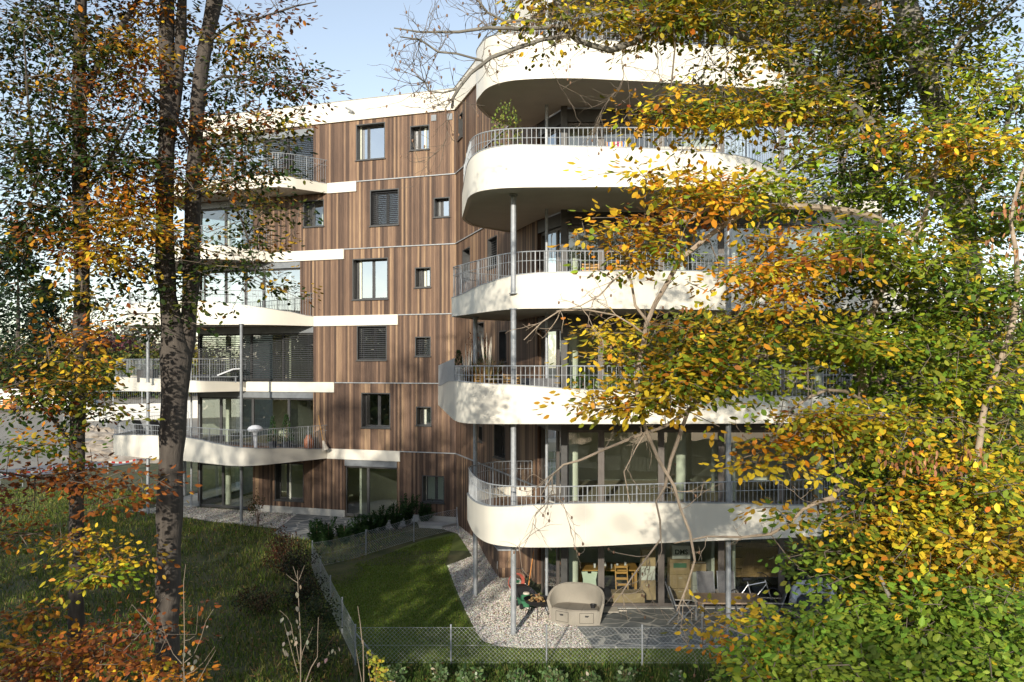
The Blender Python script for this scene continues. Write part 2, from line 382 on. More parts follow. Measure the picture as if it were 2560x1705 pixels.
# slabs, interior walls
def off(F, u, o): p = F.pt(u, 0, -o); return (p.x, p.y)
left_poly = [off(W1, .35, .31), off(W1, L1+.35, .31), (-1.0, 44), (-12.6, 50)]
for k in range(1, 7):
    z1 = FL(k)-.05 if k < 6 else 18.3
    s_ = MB(); s_.prism(left_poly, z1-.27, z1); bpart(s_, 'floor_slab', M['soffit'])
    if k < 6:
        f_ = MB(); f_.prism([(p[0], p[1]) for p in left_poly], z1+.001, z1+.03); bpart(f_, 'floor_finish', M['infloor'])
s_ = MB(); s_.prism(left_poly, .1, .33); bpart(s_, 'floor_finish', M['infloor'])
right_poly = [(1.1, 26.65), (1.72, 25.11), (10.6, 25.11), (11.4, 36), (-1.7, 36.4)]
for k in range(0, 7):
    z1 = RL(k)-.02 if k < 6 else 18.2
    s_ = MB(); s_.prism(right_poly, z1-.30, z1); bpart(s_, 'floor_slab', M['soffit'])
    if k < 6: f_ = MB(); f_.prism(right_poly, z1+.001, z1+.02); bpart(f_, 'floor_finish', M['infloor'])
for k in range(6):
    iw = MB(); z0 = FL(k)-.01 if k else .34; z1 = z0+2.68
    W1.box(iw, .4, L1-.4, z0, z1, -5.6, -5.5)
    for uu in (4.9, 8.6, 11.8): W1.box(iw, uu, uu+.1, z0, z1, -5.5, -.32)
    bpart(iw, 'partition_wall', M['inwall']); iw = MB(); z0 = RL(k)+.01; z1 = z0+2.64
    iw.box(1.8, 10.7, 30.6, 30.7, z0, z1); iw.box(6.45, 6.55, 27.6, 30.6, z0, z1); iw.box(1.70, 1.80, 28.4, 30.7, z0, z1)
    bpart(iw, 'partition_wall', M['inwall'])
for k in range(6):
    z0 = RL(k)+.01
    for (x, y, r) in ((1.86, 25.75, .14), (5.2, 26.3, .15), (6.6, 25.4, .05), (9.4, 26.2, .14)):
        c = MB(); c.cyl(x, y, z0, z0+2.65, r, 20); bpart(c, 'round_column', M['mint'], smooth=True)
    if k < 5:
        z0 = FL(k)
        for uu, o in ((1.0, -1.0), (6.2, -1.2)):
            p = W1.pt(uu, 0, o); c = MB(); c.cyl(p.x, p.y, z0, z0+2.65, .13, 20); bpart(c, 'round_column', M['mint'], smooth=True)
cu = MB()   # curtains in the upper right rooms
for k, us_ in ((4, ((5.1, 6.0), (6.3, 7.0), (8.0, 9.2), (9.6, 10.6))), (3, ((8.2, 9.6),))):
    for a, b in us_:
        n = int((b-a)/.05); pts = [(a+(b-a)*i/n+.0, 25.32+.035*math.sin(i*2.1)) for i in range(n+1)]
        for (p, q) in zip(pts[:-1], pts[1:]):
            cu.face([(p[0], p[1], 3*k+.05), (q[0], q[1], 3*k+.05), (q[0], q[1], 3*k+2.5), (p[0], p[1], 3*k+2.5)])
bpart(cu, 'curtain', M['curtain'])
# roof terrace fascia of the top storey
def smooth_path(pts, rad=.8, n=7):
    """pts: (x, y, ztop[, r]) -> rounded polyline"""
    out = [Vector(pts[0][:3])]
    for i in range(1, len(pts)-1):
        a, b, c = Vector(pts[i-1][:3]), Vector(pts[i][:3]), Vector(pts[i+1][:3])
        r = pts[i][3] if len(pts[i]) > 3 else rad
        r1 = min(r, (a-b).length*.48); r2 = min(r, (c-b).length*.48)
        p, q = b+(a-b).normalized()*r1, b+(c-b).normalized()*r2
        for j in range(n+1):
            t = j/n; out.append(p*(1-t)**2+b*2*t*(1-t)+q*t*t)
    out.append(Vector(pts[-1][:3]))
    # refine long stretches with eased height
    res = [out[0]]
    for a, b in zip(out[:-1], out[1:]):
        L = Vector((b.x-a.x, b.y-a.y)).length; k = max(1, int(L/.35))
        for j in range(1, k+1):
            t = j/k; e = t*t*(3-2*t); q = a.lerp(b, t); q.z = a.z+(b.z-a.z)*(e if L > 1.2 else t); res.append(q)
    return res
def normals(path):
    ns = []
    for i in range(len(path)):
        t = path[min(i+1, len(path)-1)]-path[max(i-1, 0)]; t.z = 0; t.normalize()
        ns.append(Vector((t.y, -t.x, 0)))     # outward for paths running left -> right
    return ns
def railing(path, ns, zr, parent, inset=.05, fins=None):
    rl = MB(); s = 0; nxt = 0; k = 0; top = []; mid = []
    q = [p-n*inset for p, n in zip(path, ns)]
    for a, b in zip(q[:-1], q[1:]):
        L = Vector((b.x-a.x, b.y-a.y)).length
        while nxt <= s+L:
            t = (nxt-s)/max(L, 1e-6); p = a.lerp(b, t)
            post = k % 11 == 0; wd = .022 if post else .0115
            tdir = Vector((b.x-a.x, b.y-a.y, 0)).normalized()
            if zr-p.z > .06:
                rl.bar((p.x, p.y, p.z-.02), (p.x, p.y, zr), wd, .045 if post else wd, up=tdir.cross(Vector((0, 0, 1))))
            k += 1; nxt += .118
        s += L
    rl.tube([(p.x, p.y, zr) for p in q], .017, 6); rl.tube([(p.x, p.y, zr-.17 if False else zr-.24) for p in q], .010, 5)
    return sub(rl, 'railing', M['steel'], parent)
def balcony(pts, back, zb, zf, zr, rad=.8, rail=(0, 1), label=None, th=.10, deck='deck', panels=True):
    path = smooth_path(pts, rad); ns = normals(path)
    sl = MB(); inn = [(p-n*(th+.001)) for p, n in zip(path, ns)]
    sl.prism([(p.x, p.y) for p in inn]+back, zb+.03, zf-.03); o = bpart(sl, 'balcony', M['soffit'], label=label)
    dk = MB(); dk.prism([(p.x, p.y) for p in [(p-n*(th+.02)) for p, n in zip(path, ns)]]+back, zf-.029, zf); sub(dk, 'deck', M[deck], o)
    fa = MB(); nv = len(path)
    for i, (p, n) in enumerate(zip(path, ns)):
        i_ = p-n*th
        fa.v += [(p.x, p.y, zb), (p.x, p.y, p.z), (i_.x, i_.y, p.z), (i_.x, i_.y, zb)]
    for i in range(nv-1):
        a = i*4; b = a+4
        for j in range(4):
            j2 = (j+1) % 4; fa.f.append((a+j, b+j, b+j2, a+j2)); fa.uv.append([(0, 0)]*4)
    fa.f.append((0, 1, 2, 3)); fa.uv.append([(0, 0)]*4); e = (nv-1)*4; fa.f.append((e+3, e+2, e+1, e)); fa.uv.append([(0, 0)]*4)
    sub(fa, 'fascia', M['white'], o, smooth=True)
    cpn = MB()   # thin metal capping and panel joints
    for i in range(nv-1):
        p, q, n, m_ = path[i], path[i+1], ns[i], ns[i+1]
        cpn.face([p+n*.012+Vector((0, 0, .002)), q+m_*.012+Vector((0, 0, .002)), q-m_*(th+.01)+Vector((0, 0, .002)), p-n*(th+.01)+Vector((0, 0, .002))])
        cpn.face([p+n*.012+Vector((0, 0, -.02)), q+m_*.012+Vector((0, 0, -.02)), q+m_*.012+Vector((0, 0, .002)), p+n*.012+Vector((0, 0, .002))])
    sub(cpn, 'capping', M['steel'], o)
    if panels:
        s = 0; nxt = 3.1
        for i in range(nv-1):
            s += (path[i+1]-path[i]).length
            if s > nxt:
                nxt += 3.1; p, n = path[i], ns[i]; jn = MB()
                jn.face([p+n*.0015+Vector((0, 0, zb-p.z)), path[i].lerp(path[i+1], .02)+n*.0015+Vector((0, 0, zb-p.z)), path[i].lerp(path[i+1], .02)+n*.0015, p+n*.0015]); sub(jn, 'panel_joint', M['soffit'], o)
    if rail:
        a = int(rail[0]*(nv-1)); b = int(rail[1]*(nv-1))+1; railing(path[a:b], ns[a:b], zr, o)
    return o
# right block balconies (k, outline left->right with fascia top heights)
E = (1.5, 24.88)
Bk = [(10.7, 24.88), (1.5, 24.88), (.82, 26.5)]
balcony([(.62, 27.0, 3.3, .3), (-.55, 26.9, 3.3, .7), (-1.38, 25.5, 3.33, .6), (-1.0, 22.6, 3.5, 1.2), (-.45, 21.25, 3.58, .8), (1.2, 21.1, 3.72, 1.4), (4.5, 21.85, 3.62, 1.5), (8.6, 22.6, 3.4, .9), (9.6, 24.8, 3.35, .5)],
        [(9.5, 24.88), (1.5, 24.88), (.86, 26.4)], 2.6, 3.0, 4.1, label='lowest right balcony with a curved cream fascia')
balcony([(-1.55, 34.0, 6.35, .1), (-2.9, 33.3, 6.35, .3), (-1.55, 23.2, 6.72, 1.0), (-1.15, 22.07, 6.68, .7), (3.0, 22.07, 6.45, 1), (7.0, 22.3, 6.3, 1.2), (9.3, 23.1, 6.3, .8), (9.9, 24.8, 6.3, .3)],
        [(9.8, 24.88), (1.5, 24.88), (.76, 26.6), (-.55, 30.8)], 5.6, 6.0, 7.1)
balcony([(.0, 28.6, 9.15, .1), (-1.25, 27.6, 9.15, .2), (-1.88, 26.0, 9.17, .2), (-.15, 22.5, 9.50, 1.2), (.9, 22.15, 9.55, 1.0), (3.3, 22.35, 9.62, 1), (5.8, 22.95, 9.66, 1), (9.6, 23.2, 9.5, .8), (11.5, 24.3, 9.45, .5), (11.6, 25.4, 9.4, .3)],
        [(10.9, 25.4), (10.85, 24.88), (1.5, 24.88), (.76, 26.6), (.2, 28.4)], 8.6, 9.0, 10.1)
balcony([(-.1, 28.8, 12.2, .1), (-1.3, 27.5, 12.25, .4), (-1.55, 26.2, 12.3, .4), (-1.12, 22.2, 12.6, 1.0), (-.3, 21.5, 12.7, .8), (3.0, 21.42, 12.6, 1), (5.9, 21.5, 12.45, 1.0), (8.9, 24.8, 12.1, .3)],
        [(1.5, 24.88), (.76, 26.6), (.1, 28.7)], 11.6, 12.0, 13.1)
balcony([(.3, 27.2, 16.0, .1), (-.7, 25.9, 16.0, .5), (-1.1, 24.4, 16.05, .6), (-.55, 22.5, 15.95, .9), (1.2, 22.15, 15.62, 1.0), (5.0, 22.7, 15.65, 1), (7.6, 23.3, 15.7, 1.0), (8.6, 24.8, 15.6, .3)],
        [(1.5, 24.88), (.76, 26.6), (.5, 27.1)], 14.6, 15.0, 16.1)
balcony([(.9, 26.4, 18.9, .1), (.7, 25.2, 18.9, .6), (2.4, 24.3, 18.9, .9), (9.8, 24.3, 18.9, 1.2), (11.2, 25.6, 18.9, .8), (11.4, 30, 18.9, .3)], [(1.2, 30)], 17.75, 18.3, 19.2, rail=None)
# slim cream floor bands right of the balconies
for k in (4, 5): rs = MB(); WF.box(rs, 8.3 if k == 4 else 8.0, 9.3, 3*k-.42, 3*k+.0, -.0, .10); bpart(rs, 'floor_band', M['white'])
# left wing balconies
def wl(x, o=.001): p = W1.pt(u(x), 0, o); return (p.x, p.y)
a = wl(819)
balcony([(-19.0, 46.3, 3.80, .1), (-19.4, 45.8, 3.82, .3), (-18.9, 40.2, 3.86, .5), (-16.5, 38.7, 3.98, .8), (-14.4, 37.6, 3.99, .8), (-11.6, 35.55, 3.73, 1.0), (-10.7, 35.75, 3.66, .8), (a[0], a[1]-.0, 3.37, .2)],
        [(-15.2, 41.0), (-14.2, 46.2)], 2.92, 3.34, 4.42)
a = wl(617)
balcony([(-18.6, 46.3, 6.6, .1), (-19.3, 45.8, 6.6, .3), (-19.2, 41.1, 6.6, .2), (-16.0, 39.1, 6.53, .7), (-14.2, 38.2, 6.45, .6), (a[0], a[1], 6.37, .2)],
        [(-15.2, 41.0), (-14.2, 46.2)], 5.92, 6.34, 7.42)
a = wl(786)
balcony([(-17.0, 46, 9.8, .1), (-18.0, 45, 9.8, .3), (-17.9, 39.6, 9.85, .5), (-16.9, 37.9, 9.9, .6), (-13.9, 37.5, 10.0, 1.0), (-11.1, 37.45, 9.72, 1.0), (a[0], a[1], 9.37, .2)],
        [(-15.2, 41.0), (-14.2, 46)], 8.92, 9.34, 10.42)
a = wl(686)
balcony([(-16.5, 46, 12.6, .1), (-17.5, 45, 12.6, .3), (-17.4, 40.8, 12.6, .5), (-14.2, 38.2, 12.62, .9), (-12.9, 38.6, 12.55, .7), (a[0], a[1], 12.37, .2)],
        [(-15.2, 41.0), (-14.2, 46)], 11.92, 12.34, 13.42)
a = wl(820)
balcony([(-15.5, 46, 15.6, .1), (-16.6, 45, 15.6, .3), (-16.4, 40.0, 15.55, .8), (-12.1, 37.85, 15.5, 1.0), (-10.2, 37.0, 15.43, 1.0), (a[0], a[1], 15.37, .2)],
        [(-15.2, 41.0), (-14.2, 46)], 14.92, 15.34, 16.42)
# outer columns and downpipes
def col(x, y, z0, z1, r, m='steel', name='steel_column', seg=18):
    c = MB(); c.cyl(x, y, z0, z1, r, seg)
    if name == 'steel_column': c.cyl(x, y, z1-.03, z1-.001, r+.04, seg); c.cyl(x, y, z0, z0+.015, r+.05, seg)
    bpart(c, name, M[m], smooth=True)
for z0, z1 in ((-.1, 2.62), (3.0, 5.62), (6.0, 8.62), (9.0, 11.62)): col(.04, 22.5, z0, z1, .074)
for z0, z1 in ((.0, 2.62), (3.0, 5.62), (6.0, 8.62)): col(-1.13, 26.35, z0, z1, .068)
for z0, z1 in ((-.1, 2.62), (3.0, 5.62), (6.0, 11.62)): col(5.72, 22.56, z0, z1, .072, 'dsteel' if z0 > 5 else 'steel')
for z0, z1 in ((.1, 2.94), (3.34, 5.94), (6.34, 8.94)): col(-16.7, 39.15, z0, z1, .075)
for z0, z1 in ((.1, 2.94), (3.34, 8.94)): col(-11.8, 37.2, z0, z1, .068, 'dsteel')
col(-17.2, 44.8, .1, 2.94, .10)
for (x, y, z1, zt) in ((1.0, 24.6, 0, 17.7), (-15.35, 40.85, .2, 14.9), (-13.0, 40.2, 15.4, 17.9)):
    d = MB(); d.cyl(x, y, z1, zt, .045, 12)
    z = z1+1.2
    while z < zt: d.cyl(x, y, z, z+.05, .055, 12); z += 1.5
    bpart(d, 'downpipe', M['steel'], smooth=True)
# galvanised side screens on the two right balconies
sc_ = MB(); a, b = Vector((-1.30, 26.2, 0)), Vector((-1.08, 23.3, 0))
for i in range(12): t = i/11; p = a.lerp(b, t); sc_.bar((p.x, p.y, 12.3), (p.x, p.y, 13.1), .05, .004, up=Vector((1, .1, 0)))
bpart(sc_, 'side_screen', M['steel'])
sc_ = MB(); a, b = Vector((-2.86, 33.2, 0)), Vector((-1.62, 24.0, 0))
sc_.bar((a.x, a.y, 6.75), (b.x, b.y, 6.95), .01, .75); bpart(sc_, 'side_screen', M['steel'])
# ================================================================ GROUND
import bmesh
rng = np.random.default_rng(7); random.seed(7)
def sstep(a, b, x): t = max(0, min(1, (x-a)/(b-a))); return t*t*(3-2*t)
def gh_(x, y):
    h = .3*sstep(29.5, 35, y)
    if y > 50: h += .35*sstep(50, 62, y)*sstep(-8, -24, x) + 2.2*sstep(75, 135, y)
    if x < -5.0 and y < 34: h += .10*math.sin(x*.9+y*.5)*sstep(-5, -8, x)
    return h
def sheet(name, poly, dz, m, step=.8, kind='structure'):
    bm = bmesh.new(); vs = [bm.verts.new((p[0], p[1], 0)) for p in poly]; bm.faces.new(vs)
    xs = [p[0] for p in poly]; ys = [p[1] for p in poly]
    for ax, lo, hi in ((0, min(xs), max(xs)), (1, min(ys), max(ys))):
        k = lo+step
        while k < hi:
            co = (k, 0, 0) if ax == 0 else (0, k, 0); no = (1, 0, 0) if ax == 0 else (0, 1, 0)
            bmesh.ops.bisect_plane(bm, geom=bm.verts[:]+bm.edges[:]+bm.faces[:], plane_co=co, plane_no=no); k += step
    bmesh.ops.triangulate(bm, faces=bm.faces[:])
    for v in bm.verts: v.co.z = gh_(v.co.x, v.co.y)+dz
    for f in bm.faces:
        if f.normal.z < 0: f.normal_flip()
    me = bpy.data.meshes.new(name); bm.to_mesh(me); bm.free(); me.materials.append(m)
    o = bpy.data.objects.new(name, me); C.objects.link(o); o['kind'] = kind; return o
M['lawn'] = mat('rough_lawn_soil', (.04, .055, .016), .95, col2=(.12, .11, .045), scale=1.3, bump=.6, bscale=30)
M['garden'] = mat('mown_lawn', (.10, .15, .022), .95, col2=(.16, .19, .04), scale=1.1, bump=.5, bscale=90)
M['gravelbase'] = mat('gravel_bed', (.20, .18, .15), .95, col2=(.5, .46, .4), scale=28, bump=.8, bscale=60)
M['dirt'] = mat('site_dirt', (.22, .20, .165), .95, col2=(.33, .30, .25), scale=.12, bump=.4, bscale=3)
M['asphalt'] = mat('asphalt', (.16, .17, .185), .9, var=.15, scale=.5)
def flagstone():
    m, t, b = newmat('slate_flagstones'); L = t.links; tc = t.nodes.new('ShaderNodeTexCoord')
    nz = t.nodes.new('ShaderNodeTexNoise'); nz.inputs['Scale'].default_value = 2.2
    mixv = t.nodes.new('ShaderNodeVectorMath'); mixv.operation = 'MULTIPLY_ADD'; mixv.inputs[1].default_value = (.22, .22, .0)
    L.new(tc.outputs['Object'], nz.inputs['Vector']); L.new(nz.outputs['Color'], mixv.inputs[0]); L.new(tc.outputs['Object'], mixv.inputs[2])
    sc = t.nodes.new('ShaderNodeVectorMath'); sc.operation = 'MULTIPLY'; sc.inputs[1].default_value = (1.35, 1.9, 0); L.new(mixv.outputs[0], sc.inputs[0])
    vd = t.nodes.new('ShaderNodeTexVoronoi'); vd.feature = 'DISTANCE_TO_EDGE'; vd.inputs['Scale'].default_value = 1; L.new(sc.outputs[0], vd.inputs['Vector'])
    vc = t.nodes.new('ShaderNodeTexVoronoi'); vc.inputs['Scale'].default_value = 1; L.new(sc.outputs[0], vc.inputs['Vector'])
    n2 = t.nodes.new('ShaderNodeTexNoise'); n2.inputs['Scale'].default_value = 5; n2.inputs['Detail'].default_value = 6; L.new(tc.outputs['Object'], n2.inputs['Vector'])
    sp = t.nodes.new('ShaderNodeSeparateColor'); L.new(vc.outputs['Color'], sp.inputs[0])
    v = math_node(t, 'ADD', math_node(t, 'MULTIPLY', sp.outputs[0], .35), n2.outputs['Fac'])
    r = t.nodes.new('ShaderNodeValToRGB'); r.color_ramp.elements[0].color = (.095, .105, .105, 1); r.color_ramp.elements[1].color = (.24, .25, .24, 1)
    r.color_ramp.elements[0].position = .3; r.color_ramp.elements[1].position = .95; L.new(v, r.inputs[0])
    jt = math_node(t, 'LESS_THAN', vd.outputs['Distance'], .036)
    mx = t.nodes.new('ShaderNodeMix'); mx.data_type = 'RGBA'; L.new(jt, mx.inputs['Factor']); L.new(r.outputs[0], mx.inputs['A']); mx.inputs['B'].default_value = (.50, .48, .42, 1)
    L.new(mx.outputs['Result'], b.inputs['Base Color']); b.inputs['Roughness'].default_value = .75
    bp = t.nodes.new('ShaderNodeBump'); bp.inputs['Strength'].default_value = .5; bp.inputs['Distance'].default_value = .01
    L.new(math_node(t, 'MINIMUM', vd.outputs['Distance'], .05), bp.inputs['Height']); L.new(bp.outputs[0], b.inputs['Normal'])
    return m
M['flag'] = flagstone()
sheet('lawn', [(-70, -30), (60, -30), (60, 76), (-70, 76)], 0, M['lawn'], 2.5)
sheet('site_ground', [(-900, 75.9), (900, 75.9), (1200, 1800), (-1200, 1800)], -.02, M['dirt'], 60)
sheet('building_site_ground', [(-69.9, 46), (-36, 51), (-27, 61), (-19, 75.9), (-69.9, 75.9)], .02, M['dirt'], 3)
sheet('road', [(-69.9, 40), (-35, 45.8), (-26, 56.5), (-15, 75.9), (-19.5, 75.9), (-27.5, 60.5), (-36.5, 50.2), (-69.9, 44.5)], .03, M['asphalt'], 3)
gravel_poly = [(-1.46, 31.4), (-2.28, 30.2), (-1.81, 27.3), (-1.31, 24.5), (-.92, 22.57), (-.74, 21.95), (-.3, 21.52), (.3, 21.4), (2.06, 21.42), (1.75, 23.16), (1.85, 24.9), (1.45, 24.95), (.79, 26.6), (-2.2, 36.3), (-3.0, 35.6), (-2.2, 34.5)]
lg_poly = [(-18.0, 39.9), (-15.2, 38.6), (-13.1, 37.2), (-10.95, 36.1), (-9.75, 35.6), (-9.8, 39.1), (-15.1, 40.9), (-16.5, 41.5)]
garden_poly = [(-3.7, 20.35), (-6.98, 29.7), (-5.19, 31.05), (-3.58, 33.5), (-2.2, 35.0), (-1.3, 31.4), (2.2, 24), (14, 24), (14, 20.1)]
sheet('garden_lawn', garden_poly, .006, M['garden'], .8)
sheet('gravel_strip', gravel_poly, .022, M['gravelbase'], .5); sheet('gravel_strip', lg_poly, .02, M['gravelbase'], .5)
pr = MB(); pr.prism([(1.76, 23.16), (2.08, 21.45), (6, 21.38), (12.5, 21.5), (12.5, 24.86), (1.9, 24.86)], -.02, .05); o = pr.build('patio', M['flag']); o['kind'] = 'structure'
pr = MB(); pr.prism([(-9.85, 38.95), (-9.6, 34.3), (-7.7, 33.6), (-6.7, 34.7), (-4.6, 35.7), (-4.3, 37.0)], .2, .345); o = pr.build('patio', M['flag']); o['kind'] = 'structure'
pr = MB(); pr.prism([(-17.4, 41.6), (-15.2, 41.2), (-13.4, 50.5), (-15.8, 50.9)], .2, .345); o = pr.build('path', M['conc']); o['kind'] = 'structure'
pr = MB(); pr.prism([(-3.9, 35.9), (-2.9, 35.6), (-2.35, 36.4), (-4.1, 37.0)], .1, .42); o = pr.build('concrete_slab', M['conc']); o['kind'] = 'structure'
th_ = MB(); th_.box(1.75, 10.8, 24.78, 24.95, .05, .075); bpart(th_, 'door_threshold', M['conc'])

# ---------------------------------------------------------------- numpy card fields (grass, leaves, pebbles)
def inside(poly, x, y):
    r = np.zeros(len(x), bool); n = len(poly)
    for i in range(n):
        x1, y1 = poly[i]; x2, y2 = poly[(i+1) % n]
        c = ((y1 > y) != (y2 > y)) & (x < (x2-x1)*(y-y1)/(y2-y1+1e-12)+x1); r ^= c
    return r
def mesh_np(name, verts, faces, nper, cols, m, parent=None, smooth=False):
    """verts (N,k,3); faces per item list of index tuples; cols (N,3)"""
    N, k, _ = verts.shape; me = bpy.data.meshes.new(name)
    me.vertices.add(N*k); me.vertices.foreach_set('co', verts.reshape(-1).astype(np.float32))
    fl = np.concatenate([np.array(f) for f in faces]); sizes = np.array([len(f) for f in faces])
    loops = (fl[None, :]+(np.arange(N)*k)[:, None]).reshape(-1).astype(np.int32)
    me.loops.add(len(loops)); me.loops.foreach_set('vertex_index', loops)
    tot = np.tile(sizes, N); st = np.concatenate([[0], np.cumsum(tot)[:-1]]).astype(np.int32)
    me.polygons.add(len(tot)); me.polygons.foreach_set('loop_start', st)
    if cols is not None:
        at = me.color_attributes.new('col', 'FLOAT_COLOR', 'POINT')
        c = np.ones((N, k, 4), np.float32); c[:, :, :3] = cols[:, None, :]; at.data.foreach_set('color', c.reshape(-1))
    me.update(calc_edges=True); me.validate()
    if smooth: me.polygons.foreach_set('use_smooth', [True]*len(me.polygons))
    me.materials.append(m); o = bpy.data.objects.new(name, me); C.objects.link(o)
    if parent: o.parent = parent
    return o
def leafmat(name, trans=.35, rough=.5, spec=.22):
    m, t, b = newmat(name); L = t.links; a = t.nodes.new('ShaderNodeAttribute'); a.attribute_name = 'col'
    L.new(a.outputs['Color'], b.inputs['Base Color']); b.inputs['Roughness'].default_value = rough; b.inputs['Specular IOR Level'].default_value = spec
    if trans:
        tl = t.nodes.new('ShaderNodeBsdfTranslucent'); L.new(a.outputs['Color'], tl.inputs[0]); mx = t.nodes.new('ShaderNodeMixShader'); mx.inputs[0].default_value = trans
        out = t.nodes['Material Output']; L.new(b.outputs[0], mx.inputs[1]); L.new(tl.outputs[0], mx.inputs[2]); L.new(mx.outputs[0], out.inputs[0])
    return m
M['leaf'] = leafmat('leaf', .28); M['blade'] = leafmat('grass_blade', .25, .7, .2); M['needle'] = leafmat('needle', 0.1, .7, .2); M['pebble'] = leafmat('pebble', 0, .8, .3)
def pal(N, choices, jit=.22):
    """choices: list of (weight, rgb)"""
    wgt = np.array([c[0] for c in choices], float); wgt /= wgt.sum(); idx = rng.choice(len(choices), N, p=wgt)
    c = np.array([c[1] for c in choices])[idx]; return np.clip(c*(1+jit*rng.normal(size=(N, 1)))*(1+.08*rng.normal(size=(N, 3))), .004, .9)
gh_v = np.vectorize(gh_)
def grass(name, poly, N, h0, h1, choices, wd=.012, lean=.5, bias=0, dz=0, clump=0):
    xs = [p[0] for p in poly]; ys = [p[1] for p in poly]; X = []; Y = []; n = 0
    while n < N:
        x = rng.uniform(min(xs), max(xs), N*2); y = min(ys)+(max(ys)-min(ys))*rng.uniform(0, 1, N*2)**(1+bias); k = inside(poly, x, y)
        if clump: k &= (np.sin(x*2.1+y*.7)+np.sin(y*1.7-x*1.3)+rng.normal(size=N*2)*1.2) > clump-1.2
        X.append(x[k]); Y.append(y[k]); n += k.sum()
    x = np.concatenate(X)[:N]; y = np.concatenate(Y)[:N]; z = gh_v(x, y)+dz
    th = rng.uniform(0, 2*np.pi, N); h = rng.uniform(h0, h1, N); ln = rng.uniform(0, lean, N)*h; ph = rng.uniform(0, 2*np.pi, N)
    d = np.stack([np.cos(th), np.sin(th), 0*th], 1)*wd*rng.uniform(.6, 1.4, (N, 1)); p = np.stack([x, y, z], 1)
    l = np.stack([np.cos(ph)*ln, np.sin(ph)*ln, 0*ph], 1); up = np.array([0, 0, 1.])
    v = np.stack([p-d, p+d, p+d*.7+l*.35+up*(h*.6)[:, None], p+l+up*h[:, None], p-d*.7+l*.35+up*(h*.6)[:, None]], 1)
    o = mesh_np(name, v, [(0, 1, 2, 3, 4)], 5, pal(N, choices, .3), M['blade']); o['kind'] = 'stuff'; return o
GR = [(4, (.09, .145, .022)), (3, (.17, .215, .04)), (1.5, (.26, .25, .07)), (.8, (.32, .25, .10))]
lawn_region = [(-24, 17), (-3.2, 17), (-3.75, 20.2), (-7.05, 29.8), (-5.2, 31.2), (-4.3, 34.8), (-7.5, 33.5), (-9.7, 34.2), (-9.8, 35.5), (-13.1, 37.1), (-18.2, 39.9), (-17, 44), (-24, 48), (-34, 44)]
grass('lawn_grass', lawn_region, 110000, .06, .22, GR, .011, .8, bias=.25, clump=-.2)
grass('meadow_grass', [(-3.3, 17.5), (13, 17.5), (13, 20.05), (-3.6, 20.25)], 26000, .06, .2, [(5, (.06, .11, .02)), (3, (.1, .15, .03)), (1, (.2, .2, .06))], .010, .8)
gl = [p for p in garden_poly]
grass('mown_grass', [(-3.65, 20.4), (-6.9, 29.7), (-5.15, 30.95), (-3.4, 33.4), (-2.3, 34.3), (-2.35, 30.2), (-1.9, 27.3), (-1.4, 24.5), (-1.0, 22.57), (-.78, 21.9), (-.3, 21.45), (.3, 21.36), (6, 21.33), (13, 21.4), (13, 20.15)], 60000, .02, .055, [(5, (.12, .18, .024)), (3, (.16, .22, .034)), (1, (.24, .24, .06))], .010, .6, dz=.006)
def pebbles(poly, N, dz):
    xs = [p[0] for p in poly]; ys = [p[1] for p in poly]
    x = rng.uniform(min(xs), max(xs), N*4); y = rng.uniform(min(ys), max(ys), N*4); k = inside(poly, x, y); x = x[k][:N]; y = y[k][:N]; N = len(x)
    c = np.stack([x, y, gh_v(x, y)+dz+rng.uniform(-.004, .012, N)], 1); s = rng.uniform(.010, .026, N)[:, None, None]
    base = np.array([[1, 0, 0], [.1, 1, 0], [-1, .1, 0], [0, -1, 0], [0, 0, .8], [0, 0, -.8]], float)
    th = rng.uniform(0, 6.28, N); ct, st = np.cos(th), np.sin(th); j = base[None]*(1+.25*rng.normal(size=(N, 6, 1)))*np.array([1.2, .8, .8])
    v = np.stack([j[..., 0]*ct[:, None]-j[..., 1]*st[:, None], j[..., 0]*st[:, None]+j[..., 1]*ct[:, None], j[..., 2]+.2*j[..., 0]*rng.normal(size=(N, 1))], 2)*s+c[:, None]
    F = [(0, 1, 4), (1, 2, 4), (2, 3, 4), (3, 0, 4), (1, 0, 5), (2, 1, 5), (3, 2, 5), (0, 3, 5)]
    o = mesh_np('gravel', v, F, 6, pal(N, [(4, (.64, .59, .51)), (4, (.78, .74, .67)), (1.6, (.42, .36, .30)), (.5, (.25, .16, .11))], .15), M['pebble']); o['kind'] = 'stuff'
pebbles(gravel_poly, 26000, .03); pebbles(lg_poly, 9000, .03)

# leaves: folded two-quad blades
def leaf_mesh(name, pos, dirs, nrm, size, cols, parent=None, wr=.62, m='leaf'):
    N = len(pos); d = dirs/np.linalg.norm(dirs, axis=1)[:, None]; n = nrm-(nrm*d).sum(1)[:, None]*d; n /= np.linalg.norm(n, axis=1)[:, None]+1e-9
    s = np.cross(n, d); s_ = size[:, None]; w_ = s_*wr*.5; f = -.22*w_*2*.5
    curl = rng.uniform(-.25, .1, N)[:, None]*s_
    v = np.stack([pos, pos+d*s_*.30+s*w_*.92-n*f*-1, pos+d*s_*.68+s*w_*.78-n*f*-1+n*curl*.4, pos+d*s_+n*curl, pos+d*s_*.68-s*w_*.78-n*f*-1+n*curl*.4, pos+d*s_*.30-s*w_*.92-n*f*-1], 1)
    return mesh_np(name, v, [(0, 1, 2, 3), (0, 3, 4, 5)], 6, cols, M[m], parent)
def unit(N): v = rng.normal(size=(N, 3)); return v/np.linalg.norm(v, axis=1)[:, None]
